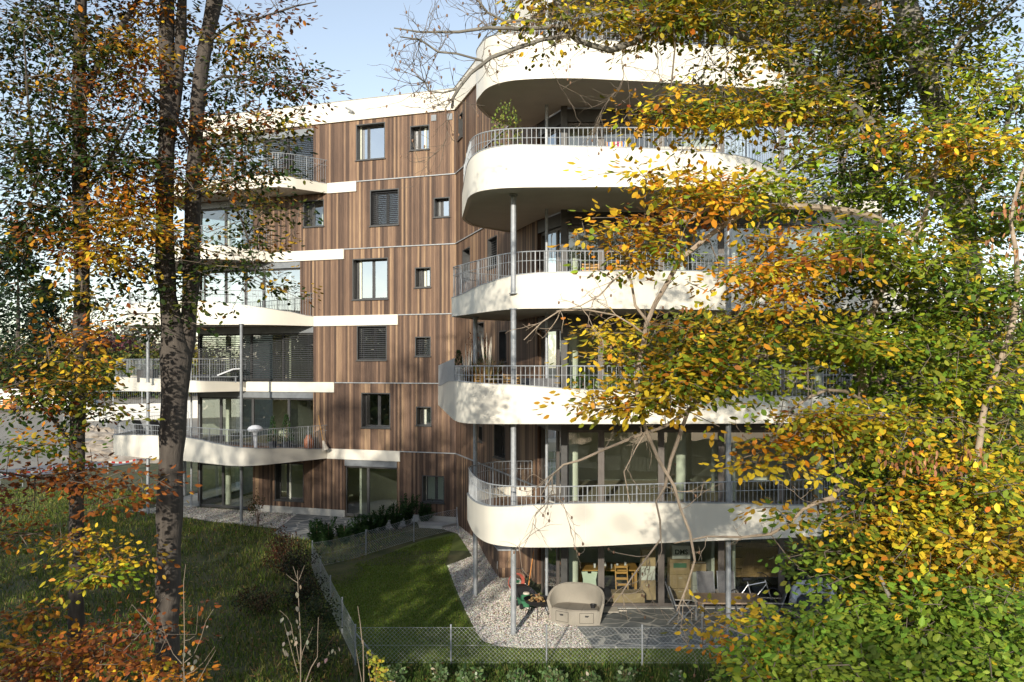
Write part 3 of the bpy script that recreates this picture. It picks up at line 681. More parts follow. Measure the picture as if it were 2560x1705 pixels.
# fallen leaves on the lawn
N = 20000; x = rng.uniform(-24, 8, N); y = 17+rng.uniform(0, 1, N)**1.4*24; k = inside(lawn_region, x, y) | ((x > -3) & (y < 20.1)) | (rng.uniform(size=N) < .05)
k &= ~inside(garden_poly, x, y) | (rng.uniform(size=N) < .05); k &= ~((y > 35) & (x > -10.5)); x = x[k]; y = y[k]; N = len(x)
p = np.stack([x, y, gh_v(x, y)+rng.uniform(.02, .09, N)], 1)
o = leaf_mesh('fallen_leaves', p, unit(N)*np.array([1, 1, .2]), unit(N)*.4+np.array([0, 0, 1]), rng.uniform(.06, .11, N), pal(N, [(4, (.17, .085, .035)), (2, (.34, .19, .06)), (1.5, (.42, .34, .14))])); o['kind'] = 'stuff'

# ================================================================ FENCES
M['wire'] = mat('galvanised_wire', (.50, .52, .53), .5, .3, var=.1)
def wire_fence(a, b, n, label, brace0=None, brace1=None, h=.86, skip0=False):
    e = empty('chain_link_fence', label, 'fence', ((a[0]+b[0])/2, (a[1]+b[1])/2, 0), 0, 'wire mesh fences round the garden')
    ox, oy = e.location.x, e.location.y
    a = Vector((a[0]-ox, a[1]-oy, 0)); b = Vector((b[0]-ox, b[1]-oy, 0)); L = (b-a).length; d = (b-a)/L
    zz = lambda s: gh_(a.x+d.x*s+ox, a.y+d.y*s+oy)
    mb = MB(); s = -h
    def wpt(s, z, o=0): p = a+d*s; return Vector((p.x, p.y, z+zz(s)+.03))+Vector((d.y, -d.x, 0))*o
    while s < L:
        for sg in (1, -1):
            s0, s1 = (s, s+h) if sg == 1 else (s+h, s); z0, z1 = 0, h
            # clip to 0..L
            def cl(s0, z0, s1, z1):
                t0, t1 = 0., 1.
                for lo, dd in ((0, 1), (L, -1)):
                    f0 = (s0-lo)*dd; f1 = (s1-lo)*dd
                    if f0 < 0 and f1 < 0: return None
                    if f0 < 0: t0 = max(t0, f0/(f0-f1))
                    if f1 < 0: t1 = min(t1, f0/(f0-f1))
                return t0, t1
            c_ = cl(s0, z0, s1, z1)
            if c_ and c_[1] > c_[0]:
                A = wpt(s0+(s1-s0)*c_[0], (z1-z0)*c_[0]); B = wpt(s0+(s1-s0)*c_[1], (z1-z0)*c_[1])
                mb.tube([A, B], .0021, 3, cap=False)
        s += .10
    sub(mb, 'wire_mesh', M['wire'], e)
    tw = MB()
    for z in (.02, h*.5, h-.01): tw.tube([wpt(L*i/8, z, .006) for i in range(9)], .0028, 4)
    sub(tw, 'tension_wire', M['wire'], e)
    for i in range(n+1):
        if i == 0 and skip0: continue
        p = wpt(L*i/n, 0, .03); q = MB(); q.cyl(0, 0, -.15, h+.06, .021, 10); q.lathe([(.024, h+.055), (.02, h+.075), (.001, h+.08)], n=10)
        o = sub(q, 'post', M['steel'], e, smooth=True); o.location = p
    for br, s in ((brace0, 0), (brace1, L)):
        if br is not None:
            p = wpt(s, h*.85, .03); q = MB(); dd = d*(1 if s == 0 else -1)
            e2 = Vector((br[0]-ox, br[1]-oy, .02)); q.tube([p, e2], .018, 8); sub(q, 'brace', M['steel'], e, smooth=True)
    return e
wire_fence((-3.72, 20.3), (9.9, 20.25), 6, 'low wire mesh fence in sunlight running in front of the gravel and patio', brace0=(-3.15, 20.38), brace1=None)
wire_fence((-3.72, 20.3), (-6.98, 29.7), 4, 'low wire mesh fence running away from the camera beside dark shrubs', skip0=True)
wire_fence((-6.98, 29.7), (-2.3, 35.3), 3, 'low shaded wire mesh fence behind the small garden lawn, in front of the yew hedge', skip0=True, brace1=(-2.1, 34.2))

# ================================================================ GARDEN THINGS
M['seam'] = mat('dark_seam', (.08, .07, .06), .8)
M['wicker'] = mat('wicker', (.33, .30, .25), .6, var=.08, scale=60, bump=.8, bscale=70)
M['wicker_seat'] = mat('seat_panel', (.235, .21, .175), .6, var=.06)
M['tablewood'] = mat('weathered_teak', (.33, .24, .16), .6, var=.15, scale=4, stretch=(1, 12, 1))
M['weave'] = mat('grey_weave', (.13, .13, .135), .7, var=.35, scale=55)
M['green'] = mat('green_plastic', (.04, .16, .08), .45); M['red'] = mat('red_hose', (.42, .10, .07), .5); M['orange'] = mat('orange_handle', (.55, .22, .05), .5)
M['terra'] = mat('terracotta', (.36, .13, .06), .7, var=.15); M['card'] = mat('cardboard', (.40, .29, .17), .85, var=.08); M['paperwhite'] = mat('white_card', (.66, .66, .62), .7, var=.03)
M['beige'] = mat('beige_box', (.55, .50, .42), .7, var=.05); M['cush'] = mat('white_cushion', (.62, .64, .68), .9, var=.05); M['dgrey'] = mat('dark_grey_fabric', (.06, .065, .075), .9, var=.1)
M['honey'] = mat('honey_wood', (.50, .27, .07), .5, var=.15, scale=5, stretch=(1, 8, 1)); M['mintp'] = mat('mint_plastic', (.62, .72, .60), .5, var=.03)
def striped():
    m, t, b = newmat('striped_canvas'); tc = t.nodes.new('ShaderNodeTexCoord'); s = t.nodes.new('ShaderNodeSeparateXYZ'); t.links.new(tc.outputs['Object'], s.inputs[0])
    f = math_node(t, 'FRACT', math_node(t, 'MULTIPLY', s.outputs[0], 2.6)); r = t.nodes.new('ShaderNodeValToRGB'); r.color_ramp.interpolation = 'CONSTANT'; e = r.color_ramp.elements
    cs = [(.75, .72, .65), (.45, .05, .05), (.8, .6, .1), (.75, .72, .65), (.1, .2, .5), (.8, .35, .08), (.75, .72, .65), (.5, .05, .2)]
    e[0].color = (*cs[0], 1); e[1].position = .14; e[1].color = (*cs[1], 1)
    for i, c in enumerate(cs[2:]): x = e.new(.26+.12*i); x.color = (*c, 1)
    t.links.new(f, r.inputs[0]); t.links.new(r.outputs[0], b.inputs['Base Color']); b.inputs['Roughness'].default_value = .9; return m
M['stripe'] = striped()
# storage box of larch beside the wall
sb = empty('storage_box', 'larch clad storage box with a grey metal lid against the wall by the gravel', 'storage box', (-.1, 29.7, 0))
FB = Frame((-1.2, 3.3), (-.32, -1.25)); FB2 = Frame((-.32, -1.25), (.55, -1.25))
b1 = MB(); o_ = 0
for F in (FB, FB2):
    b1.face([F.pt(0, .03), F.pt(F.L, .03), F.pt(F.L, .95), F.pt(0, .95)], [(0, .03), (F.L, .03), (F.L, .95), (0, .95)])
b1.face([(.55, -1.25, .03), (-.5, 3.5, .03), (-.5, 3.5, .95), (.55, -1.25, .95)]); b1.face([(-1.2, 3.3, .03), (-.5, 3.5, .03), (-.5, 3.5, .95), (-1.2, 3.3, .95)])
sub(b1, 'body', M['clad'], sb); b1 = MB(); b1.prism([(-1.24, 3.35), (-.37, -1.31), (.58, -1.31), (-.45, 3.5)], .951, 1.0); sub(b1, 'lid', M['steel'], sb)
b1 = MB(); b1.tube([(-.365, -1.29, .35), (-.39, -1.33, .35), (-.39, -1.33, .6), (-.365, -1.29, .6)], .008, 6); sub(b1, 'handle', M['steel'], sb)
# loveseat
ls = empty('loveseat', 'taupe wicker loveseat with a high curved back and two drawers on the gravel edge', 'loveseat', (1.78, 23.55, .03), R(-15))
def upath(w, d, n=40, y0=0.0):
    return [(w/2*math.copysign(abs(math.cos(t))**.72, math.cos(t)), y0+d*abs(math.sin(t))**.85) for t in [math.pi*i/n for i in range(n+1)]]
sh = MB(); up = upath(1.5, .62, y0=-.18); k0 = len(sh.v); nn = len(up)
for i, (x, y) in enumerate(up):
    t = i/(nn-1); e = math.sin(math.pi*t); hh = .60+.36*e**.75; sc = .93
    fl = 1.0+.07*(1)
    sh.v += [(x*.90, y*.92, .04), (x*fl, y*fl, hh), (x*fl*.985-.0, y*fl*.97-.0, hh+.03), (x*(fl-.09), y*(fl-.12)-.0, hh), (x*.86, y*.8, .35)]
for i in range(nn-1):
    a = i*5; b_ = a+5
    for j in range(4): sh.f.append((a+j, b_+j, b_+j+1, a+j+1)); sh.uv.append([(0, 0)]*4)
sh.f.append((0, 1, 2, 3, 4)); sh.uv.append([(0, 0)]*5); a = (nn-1)*5; sh.f.append((a+4, a+3, a+2, a+1, a)); sh.uv.append([(0, 0)]*5)
sub(sh, 'backrest', M['wicker'], ls, smooth=True)
def front(w, d0, bulge, n=16): return [(-w/2+w*i/n, d0-bulge*math.sin(math.pi*i/n)**.8) for i in range(n+1)]
bs = MB(); fr = front(1.36, -.18, .20); bs.prism(fr+[(.66, .2), (.45, .38), (-.45, .38), (-.66, .2)], .02, .40); sub(bs, 'base', M['wicker'], ls)
for i, (a, b_) in enumerate(((-.62, -.21), (-.205, .205), (.21, .62))):
    q = MB(); f2 = [(x, y) for x, y in [(a+(b_-a)*j/6, -.18-.205*math.sin(math.pi*((a+(b_-a)*j/6)+.68)/1.36)**.8) for j in range(7)]]
    q.prism(f2+[(b_*.95, .34), (a*.95, .34)], .401, .44); sub(q, 'seat_panel', M['wicker_seat'], ls)
for sx in (-1, 1):
    q = MB(); pts = [(sx*x, -.186-.20*math.sin(math.pi*(x+.68)/1.36)**.8) for x in np.linspace(.16, .52, 7)]
    if sx < 0: pts = pts[::-1]
    for (p0, p1) in zip(pts[:-1], pts[1:]): q.face([(p0[0], p0[1]-.006, .09), (p1[0], p1[1]-.006, .09), (p1[0], p1[1]-.006, .36), (p0[0], p0[1]-.006, .36)])
    o = sub(q, 'drawer', M['wicker'], ls); q = MB(); dz_ = .008
    for (p0, p1) in zip(pts[:-1], pts[1:]):
        for z_ in (.09, .36): q.bar((p0[0], p0[1]-dz_, z_), (p1[0], p1[1]-dz_, z_), .004, .010)
    for p0 in (pts[0], pts[-1]): q.bar((p0[0], p0[1]-dz_, .09), (p0[0], p0[1]-dz_, .36), .010, .010)
    sub(q, 'seam', M['seam'], o)
    q = MB(); xm = sx*.34; ym = -.186-.20*math.sin(math.pi*(.34+.68)/1.36)**.8-.012
    q.face([(xm-.075, ym-.004, .30), (xm-.04, ym-.004, .255), (xm+.04, ym-.004, .255), (xm+.075, ym-.004, .30)]); sub(q, 'handle', M['black'], o)
# leaves and cup left on the seat
pt = MB(); pt.lathe([(.001, 0), (.06, 0), (.08, .10), (.07, .10), (.055, .02)], n=14); o = pt.build('flower_pot', M['black'], smooth=True); o.location = (2.22, 23.4, .471); tag(o, 'small black pot lying on the right end of the loveseat seat', 'pot')
# patio table
tb = empty('patio_table', 'teak topped outdoor dining table with dark legs on the flagstones', 'table', (5.9, 23.25, .05), R(-1))
q = MB(); q.box(-.86, .86, -.49, .49, .70, .715)
for i in range(9): q.box(-.80+i*.1785, -.80+(i+1)*.1785-.006, -.43, .43, .716, .735)
q.box(-.87, -.802, -.5, .5, .70, .737); q.box(.802, .87, -.5, .5, .70, .737); q.box(-.802, .802, -.5, -.432, .70, .737); q.box(-.802, .802, .432, .5, .70, .737)
sub(q, 'tabletop', M['tablewood'], tb)
for sx in (-1, 1):
    for sy in (-1, 1): q = MB(); q.box(sx*.80-.03, sx*.80+.03, sy*.43-.03, sy*.43+.03, 0, .70); sub(q, 'leg', M['dsteel'], tb)
q = MB(); q.lathe([(.001, 0), (.035, 0), (.02, .03), (.05, .07), (.045, .07), (.001, .04)], n=12); o = q.build('candle_cup', M['honey'], smooth=True); o.location = (5.93, 23.5, .787); tag(o, 'small brass coloured cup near the back edge of the teak table', 'cup')
def fold_chair(label, loc, rz):
    e = empty('garden_chair', label, 'chair', loc, rz, 'woven garden chairs round the teak table')
    d = Vector
    for sx in (-1, 1):
        q = MB(); q.bar((sx*.26, .34, .0), (sx*.26, -.26, .60), .022, .035); sub(q, 'leg', M['dsteel'], e)
        q = MB(); q.bar((sx*.235, -.34, .0), (sx*.235, .18, .48), .022, .035); sub(q, 'leg', M['dsteel'], e)
        q = MB(); q.bar((sx*.235, .18, .46), (sx*.235, .42, 1.14), .022, .03); sub(q, 'back_post', M['dsteel'], e)
        q = MB(); q.bar((sx*.275, -.33, .62), (sx*.275, .27, .64), .05, .022); sub(q, 'armrest', M['beige'], e)
    q = MB(); q.bar((0, -.27, .42), (0, .2, .45), .46, .02); sub(q, 'seat', M['weave'], e)
    q = MB(); pts = [(.17, .46), (.24, .66), (.31, .86), (.385, 1.05), (.43, 1.14)]
    for (a, b_) in zip(pts[:-1], pts[1:]): q.bar((0, a[0], a[1]), (0, b_[0], b_[1]), .46, .015)
    sub(q, 'backrest', M['weave'], e); return e
ch = fold_chair('folding garden chair at the left end of the teak table, seen from the side', (4.62, 23.15, .05), R(92))
copy_tree(ch, (5.55, 24.15, .05), R(0), 'woven garden chair behind the teak table, the one left of the steel column')
copy_tree(ch, (6.12, 24.2, .05), R(-4), 'woven garden chair behind the teak table, the one just right of the steel column')
copy_tree(ch, (7.15, 23.35, .05), R(-105), 'woven garden chair turned away at the right end of the teak table')
# bicycle
bk = empty('bicycle', 'silver framed city bicycle leaning behind the garden chairs', 'bicycle', (6.95, 24.5, .05), R(8))
def ring(mb, cx, cz, r, t, y=0, n=28): mb.tube([(cx+r*math.cos(2*math.pi*i/n), y, cz+r*math.sin(2*math.pi*i/n)) for i in range(n+1)], t, 6, cap=False)
for cx in (-.52, .52):
    q = MB(); ring(q, cx, .34, .32, .018); wh = sub(q, 'wheel', M['black'], bk, smooth=True); q = MB(); q.tube([(cx, -.04, .34), (cx, .04, .34)], .02, 8)
    for i in range(14): a = math.pi*2*i/14; q.tube([(cx, 0, .34), (cx+.31*math.cos(a), 0, .34+.31*math.sin(a))], .0015, 3, cap=False)
    sub(q, 'hub', M['steel'], wh)
M['silver'] = mat('silver_paint', (.65, .67, .7), .3, .6, var=.03)
q = MB()
for a, b_ in (((-.52, .34), (-.05, .30)), ((-.52, .34), (-.18, .78)), ((-.05, .30), (-.20, .86)), ((-.05, .30), (.36, .76)), ((-.18, .76), (.34, .84)), ((.52, .34), (.33, .90))): q.tube([(a[0], 0, a[1]), (b_[0], 0, b_[1])], .016, 8)
sub(q, 'frame', M['silver'], bk, smooth=True)
q = MB(); q.tube([(.33, 0, .9), (.30, 0, 1.02)], .012, 8); q.tube([(.22, -.28, 1.04), (.34, -.2, 1.05), (.34, .2, 1.05), (.22, .28, 1.04)], .012, 8); sub(q, 'handlebar', M['black'], bk, smooth=True)
q = MB(); q.tube([(-.36, 0, .93), (-.24, 0, .94), (-.08, 0, .925)], [.07, .06, .02], 8); sub(q, 'saddle', M['black'], bk, smooth=True)
# outdoor armchair on the right
ac = empty('outdoor_armchair', 'pale grey rounded outdoor armchair right of the bicycle, half behind leaves', 'armchair', (8.4, 23.9, .05), R(-20))
q = MB(); q.prism([(-.5, -.4), (.5, -.4), (.5, .25), (.35, .45), (-.35, .45), (-.5, .25)], .05, .42); sub(q, 'base', M['dgrey'], ac)
q = MB(); q.tube([(-.5, -.38, .55), (-.52, .1, .72), (-.38, .42, .84), (0, .5, .88), (.38, .42, .84), (.52, .1, .72), (.5, -.38, .55)], .07, 10); q.tube([(-.5, -.3, .45), (-.5, .1, .5), (-.36, .4, .6), (0, .46, .62), (.36, .4, .6), (.5, .1, .5), (.5, -.3, .45)], .11, 10); sub(q, 'backrest', M['cush'], ac, smooth=True)
q = MB(); q.box(-.4, .4, -.36, .3, .42, .5); sub(q, 'cushion', M['dgrey'], ac)
# mower, fire bowl, rake, hose reel
mw = empty('lawn_mower', 'small green and grey lawn mower with a black grass box beside the steel column', 'lawn mower', (.42, 25.0, .04), R(200))
q = MB(); q.prism([(-.2, -.25), (.2, -.25), (.22, .2), (.1, .32), (-.1, .32), (-.22, .2)], .08, .24); q.lathe([(.15, .24), (.16, .33), (.1, .38), (.001, .39)], n=14); sub(q, 'deck', M['green'], mw)
q = MB(); q.lathe([(.10, .385), (.09, .43), (.001, .45)], n=12); sub(q, 'motor_cover', M['beige'], mw)
q = MB(); q.prism([(-.2, -.62), (.2, -.62), (.19, -.27), (-.19, -.27)], .16, .5); q.box(-.14, .14, -.62, -.30, .5, .53); sub(q, 'grass_box', M['black'], mw)
q = MB(); q.tube([(-.19, -.1, .25), (-.19, -.7, .85), (-.17, -.78, .95), (.17, -.78, .95), (.19, -.7, .85), (.19, -.1, .25)], .012, 8); sub(q, 'handle', M['black'], mw, smooth=True)
for sx, sy in ((-1, .2), (1, .2), (-1, -.2), (1, -.2)): q = MB(); q.tube([(sx*.21, sy, .09), (sx*.26, sy, .09)], .085, 14); sub(q, 'wheel', M['black'], mw, smooth=True)
hr = empty('hose_reel', 'coiled red garden hose on a stand against the larch wall', 'hose', (.12, 25.9, .04), R(20))
q = MB()
for i in range(5): ring(q, 0, .52, .26-.012*i, .012, y=-.05+.025*i, n=24)
sub(q, 'hose', M['red'], hr, smooth=True); q = MB(); q.tube([(-.25, -.12, 0), (-.02, 0, .55), (-.02, 0, .9)], .014, 8); q.tube([(.25, -.12, 0), (.02, 0, .55)], .014, 8); q.tube([(-.1, 0, .52), (.1, 0, .52)], .04, 10); sub(q, 'stand', M['green'], hr, smooth=True)
rk = empty('garden_rake', 'orange handled rake leaning on the larch wall behind the lawn mower', 'rake', (.45, 25.9, .04))
q = MB(); q.tube([(.0, 0, .05), (.22, .45, 1.35)], .016, 8); sub(q, 'handle', M['orange'], rk, smooth=True); q = MB(); q.bar((-.2, 0, .05), (.2, 0, .05), .02)
for i in range(9): q.bar((-.19+i*.047, 0, .05), (-.19+i*.047, -.05, .0), .006)
sub(q, 'rake_head', M['black'], rk)
fb = empty('fire_bowl', 'black bowl on thin legs filled with dry leaves left of the loveseat', 'fire bowl', (.72, 24.05, .03))
q = MB(); q.lathe([(.001, .33), (.2, .34), (.34, .42), (.40, .52), (.38, .52), (.32, .44), (.19, .37), (.001, .36)], n=28); sub(q, 'bowl', M['black'], fb, smooth=True)
for i in range(3): a = 2*math.pi*i/3+.5; q = MB(); q.tube([(.2*math.cos(a), .2*math.sin(a), .36), (.36*math.cos(a), .36*math.sin(a), 0)], .014, 6); sub(q, 'leg', M['black'], fb)
N = 60; a = rng.uniform(0, 6.28, N); r_ = rng.uniform(0, .3, N); leaf_mesh('dry_leaves', np.stack([r_*np.cos(a), r_*np.sin(a), .45+rng.uniform(0, .1, N)], 1), unit(N), unit(N), rng.uniform(.08, .13, N), pal(N, [(1, (.45, .27, .12)), (1, (.6, .45, .25))]), fb)
wr_ = MB(); wr_.box(-.55, .55, -.02, .02, 0, .03); wr_.box(-.3, .3, -.25, .25, .031, .05); o = wr_.build('doormat', M['beige']); o.location = (2.75, 24.55, .05); tag(o, 'pale slatted wooden mat on the flagstones before the glass door', 'mat')
# ---------------- interior things on the ground floor of the right block
def boxes(label, loc, s, m='card', rz=0, tape=True, text=None, cat='box'):
    e = empty('cardboard_box' if m == 'card' else 'moving_box', label, cat, loc, rz, 'boxes stacked behind the glass')
    q = MB(); q.box(-s[0]/2, s[0]/2, -s[1]/2, s[1]/2, 0, s[2]); sub(q, 'carton', M[m], e)
    q = MB()
    if tape: q.box(-s[0]/2-.002, s[0]/2+.002, -.03, .03, s[2]*.75, s[2]+.002); q.box(-.05, .05, -s[1]/2-.003, -s[1]/2, s[2]*.72, s[2]*.78)
    if q.f: sub(q, 'tape', M['beige'] if m == 'card' else M['black'], e)
    if text:
        cu_ = bpy.data.curves.new('lettering', 'FONT'); cu_.body = text; cu_.size = .20; cu_.align_x = 'CENTER'; cu_.align_y = 'CENTER'; cu_.extrude = .002; cu_.offset = .006
        cu_.materials.append(M['black']); t0_ = bpy.data.objects.new('tmp', cu_); me_ = bpy.data.meshes.new_from_object(t0_); bpy.data.objects.remove(t0_); t_ = bpy.data.objects.new('lettering', me_); C.objects.link(t_); t_.parent = e; t_.location = (0, -s[1]/2-.004, s[2]*.5); t_.rotation_euler = (R(90), 0, 0)
    return e
boxes('white carton lettered DMS on top of the box stack', (5.12, 26.0, 1.27), (.55, .4, .40), 'paperwhite', tape=False, text='DMS')
e_ = boxes('brown carton with a green stripe below the white lettered carton', (5.08, 26.0, .80), (.62, .4, .45), 'card'); q = MB(); q.box(-.2, .2, -.206, -.201, .2, .34); sub(q, 'label_sticker', M['green'], e_)
boxes('plain brown carton at the bottom of the tall box stack', (5.1, 26.02, .38), (.66, .42, .41), 'card')
boxes('lowest dark brown carton on the floor under the box stack', (5.08, 26.0, .02), (.6, .42, .35), 'card')
boxes('white archive box marked 50 behind the left garden chair', (5.62, 25.75, .02), (.42, .38, .5), 'paperwhite', tape=False, text='50')
boxes('upper white archive box behind the left garden chair', (5.62, 25.76, .53), (.42, .38, .4), 'paperwhite', tape=False)
boxes('small brown carton on top of the white archive boxes', (5.6, 25.78, .94), (.45, .36, .22), 'card')
boxes('white archive box on a brown carton left of the dark window post', (4.12, 26.0, .62), (.42, .36, .42), 'paperwhite', tape=True)
boxes('brown carton under the single white archive box', (4.12, 26.02, .02), (.46, .4, .59), 'card')
boxes('tall brown carton standing over the single white archive box', (4.14, 26.0, 1.05), (.4, .4, .5), 'card')
boxes('low open brown carton on the floor right of the loveseat, behind the glass', (3.45, 25.45, .02), (.95, .45, .36), 'card', tape=False)
dt = empty('dining_table', 'honey coloured wooden dining table set with glasses behind the glass door', 'table', (3.0, 27.0, .02))
q = MB(); q.box(-.95, .95, -.5, .5, .71, .75); sub(q, 'tabletop', M['honey'], dt)
for sx in (-1, 1):
    for sy in (-1, 1): q = MB(); q.box(sx*.85-.04, sx*.85+.04, sy*.4-.04, sy*.4+.04, 0, .71); sub(q, 'leg', M['honey'], dt)
for i, (x, y) in enumerate(((2.6, 26.8), (2.95, 27.0), (3.3, 26.75), (3.6, 27.1), (3.1, 26.7))):
    q = MB(); q.lathe([(.001, 0), (.035, 0), (.04, .13), (.035, .13), (.03, .01)], n=12); o = q.build('drinking_glass', M['cush'], smooth=True); o.location = (x, y, .771)
    tag(o, 'white candle glass on the honey coloured dining table', 'glass', 'glasses on the dining table')
hc = empty('high_chair', 'honey coloured wooden high chair with slatted back behind the glass door', 'chair', (3.35, 26.1, .02))
for sx in (-1, 1): q = MB(); q.bar((sx*.18, -.2, 0), (sx*.18, .15, .98), .03, .07); sub(q, 'side_rail', M['honey'], hc)
for i in range(5): q = MB(); q.bar((-.17, -.12+i*.06, .25+i*.165), (.17, -.12+i*.06, .25+i*.165), .02, .07); sub(q, 'slat', M['honey'], hc)
gc = empty('dining_chair', 'mint white shell chair behind the loveseat, inside the glass', 'chair', (2.32, 25.75, .02))
q = MB(); q.prism([(-.2, -.2), (.2, -.2), (.22, .2), (-.22, .2)], .43, .46); sub(q, 'seat', M['mintp'], gc)
q = MB(); pr_ = [(-.21, .47), (.21, .47), (.19, .68), (.24, .92), (.06, .93), (.05, .87), (-.05, .87), (-.06, .93), (-.24, .92), (-.19, .68)]
q.f.append(tuple(range(10))); q.uv.append([(0, 0)]*10); q.v += [(x, -.21, z) for x, z in pr_]; q.f.append(tuple(reversed(range(10, 20)))); q.uv.append([(0, 0)]*10); q.v += [(x, -.19, z) for x, z in pr_]
for i in range(10): j = (i+1) % 10; q.f.append((i, i+10, j+10, j)); q.uv.append([(0, 0)]*4)
sub(q, 'backrest', M['mintp'], gc)
for sx in (-1, 1):
    for sy in (-1, 1): q = MB(); q.tube([(sx*.15, sy*.15, .43), (sx*.2, sy*.2, 0)], .013, 6); sub(q, 'leg', M['steel'], gc)
sd_ = empty('sideboard', 'oak sideboard with drawers and a flat screen above, behind the right window', 'sideboard', (8.0, 28.4, .02))
q = MB(); q.box(-1.2, 1.2, -.25, .25, .12, 1.25); sub(q, 'carcass', M['wood'], sd_)
for i in range(2):
    for j in range(3):
        q = MB(); q.box(-1.17+i*1.18, -.03+i*1.18, -.262, -.251, .15+j*.365, .50+j*.365); dd_ = sub(q, 'drawer', M['wood'], sd_); q = MB(); q.box(-.78+i*1.18, -.42+i*1.18, -.275, -.263, .40+j*.365, .415+j*.365); sub(q, 'handle', M['black'], dd_)
tv = MB(); tv.box(-.62, .62, -.03, .03, 0, .7); tv.box(-.2, .2, -.12, .12, -.03, -.0); o = tv.build('television', M['black']); o.location = (7.7, 28.35, 1.305); tag(o, 'black flat screen standing on the oak sideboard', 'television')

# ================================================================ BALCONY THINGS
def clump_leaves(name, e, center, rad, N, size, choices, up=.6, flat=1.0, hollow=.3, wr=.6, m='leaf'):
    d = unit(N); r_ = rng.uniform(hollow, 1, N)**.6; p = np.array(center)+d*np.array(rad)*r_[:, None]
    dr_ = d*np.array([1, 1, flat])+unit(N)*.8+np.array([0, 0, up]); return leaf_mesh(name, p, dr_, unit(N)+np.array([0, 0, .6]), rng.uniform(size*.7, size*1.2, N), pal(N, choices), e, wr, m)
DG = [(3, (.02, .05, .015)), (2, (.035, .075, .02))]; MG = [(3, (.06, .12, .03)), (2, (.11, .17, .04)), (1, (.2, .22, .06))]
def potted(name, label, cat, loc, h, w_, choices, leaf=.05, N=500, pot='dgrey', pr=.2, shape='round', group=None):
    e = empty(name, label, cat, loc, 0, group); q = MB(); q.lathe([(.001, 0), (pr*.75, 0), (pr, .35), (pr*.92, .35), (pr*.85, .31), (.001, .31)], n=18); sub(q, 'pot', M[pot], e, smooth=True)
    q = MB(); q.tube([(0, 0, .3), (.01, 0, .35+h*.6)], .015, 6); sub(q, 'stem', M['deck'], e)
    if shape == 'cone':
        t = rng.uniform(0, 1, N)**1.4; a = rng.uniform(0, 6.28, N); rr = w_*(1-t)*rng.uniform(.5, 1, N)+.03
        p = np.stack([rr*np.cos(a), rr*np.sin(a), .33+t*h], 1); d = np.stack([np.cos(a)*.5, np.sin(a)*.5, .9+0*a], 1)+unit(N)*.4
        leaf_mesh('foliage', p, d, unit(N), rng.uniform(leaf*.8, leaf*1.4, N), pal(N, choices), e, .3, 'needle')
    else: clump_leaves('foliage', e, (0, 0, .35+h*.5), (w_, w_, h*.5), N, leaf, choices)
    return e
def feather(label, loc, h):
    e = empty('feather_grass', label, 'ornamental grass', loc, 0, 'feathery grasses on the second right balcony'); q = MB(); q.lathe([(.001, 0), (.17, 0), (.22, .4), (.2, .4), (.17, .36), (.001, .36)], n=16); sub(q, 'pot', M['dgrey'], e, smooth=True)
    N = 260; a = rng.uniform(0, 6.28, N); ln = rng.uniform(.05, .45, N); hh = h*rng.uniform(.5, .85, N); b0 = np.stack([.1*np.cos(a), .1*np.sin(a), .36+0*a], 1)
    tip = b0+np.stack([ln*np.cos(a), ln*np.sin(a), hh-.36], 1); sd2 = np.stack([-np.sin(a), np.cos(a), 0*a], 1)*.006; mid = b0*.4+tip*.6; mid[:, 2] += .08
    mesh_np('blades', np.stack([b0-sd2, b0+sd2, mid+sd2, tip, mid-sd2], 1), [(0, 1, 2, 3, 4)], 5, pal(N, [(2, (.35, .25, .12)), (1, (.2, .2, .06)), (1, (.3, .14, .06))]), M['blade'], e)
    for i in range(7):
        a = random.uniform(0, 6.28); l = random.uniform(.05, .3); q = MB(); z = h*random.uniform(.85, 1.1); p1 = Vector((l*math.cos(a), l*math.sin(a), z)); q.tube([(0, 0, .36), p1*.7+Vector((0, 0, .05)), p1, p1*1.05+Vector((0, 0, .22))], [.003, .003, .018, .002], 5); sub(q, 'plume', M['beige'], e)
    return e
feather('tall pale feather grass just left of the slim steel column', (-1.25, 25.6, 6.0), 1.35); feather('shorter feather grass at the left tip of the second right balcony', (-1.35, 26.8, 6.0), 1.2); feather('feather grass right of the slim steel column', (-.72, 24.9, 6.0), 1.6)
potted('potted_conifer', 'dark potted conifer at the left end of the second right balcony', 'potted conifer', (-1.75, 28.0, 6.0), 1.25, .28, DG, .07, 900, shape='cone')
potted('potted_bush', 'reddish brown potted bush behind the feather grasses', 'potted shrub', (-1.1, 27.3, 6.0), 2.0, .42, [(2, (.22, .07, .03)), (2, (.28, .15, .06))], .06, 380)
potted('potted_bush', 'dark green potted bush right of the slim steel column', 'potted shrub', (-.8, 26.0, 6.0), 1.3, .25, DG, .06, 420)
potted('planter_plant', 'large leaved green potted plant by the railing, right of the downpipe', 'potted plant', (1.9, 22.9, 6.0), .5, .35, MG, .13, 120); potted('planter_plant', 'pale green trailing potted plant further right on the second right balcony', 'potted plant', (2.6, 22.85, 6.0), .45, .4, [(2, (.2, .3, .12)), (2, (.4, .45, .25))], .11, 150)
bt = empty('balcony_table', 'small dark square table with a pale top beside the front steel column', 'table', (-.35, 24.0, 6.0)); q = MB(); q.box(-.4, .4, -.35, .35, .72, .75); sub(q, 'tabletop', M['beige'], bt); 
for sx in (-1, 1):
    for sy in (-1, 1): q = MB(); q.box(sx*.35-.02, sx*.35+.02, sy*.3-.02, sy*.3+.02, 0, .72); sub(q, 'leg', M['black'], bt)
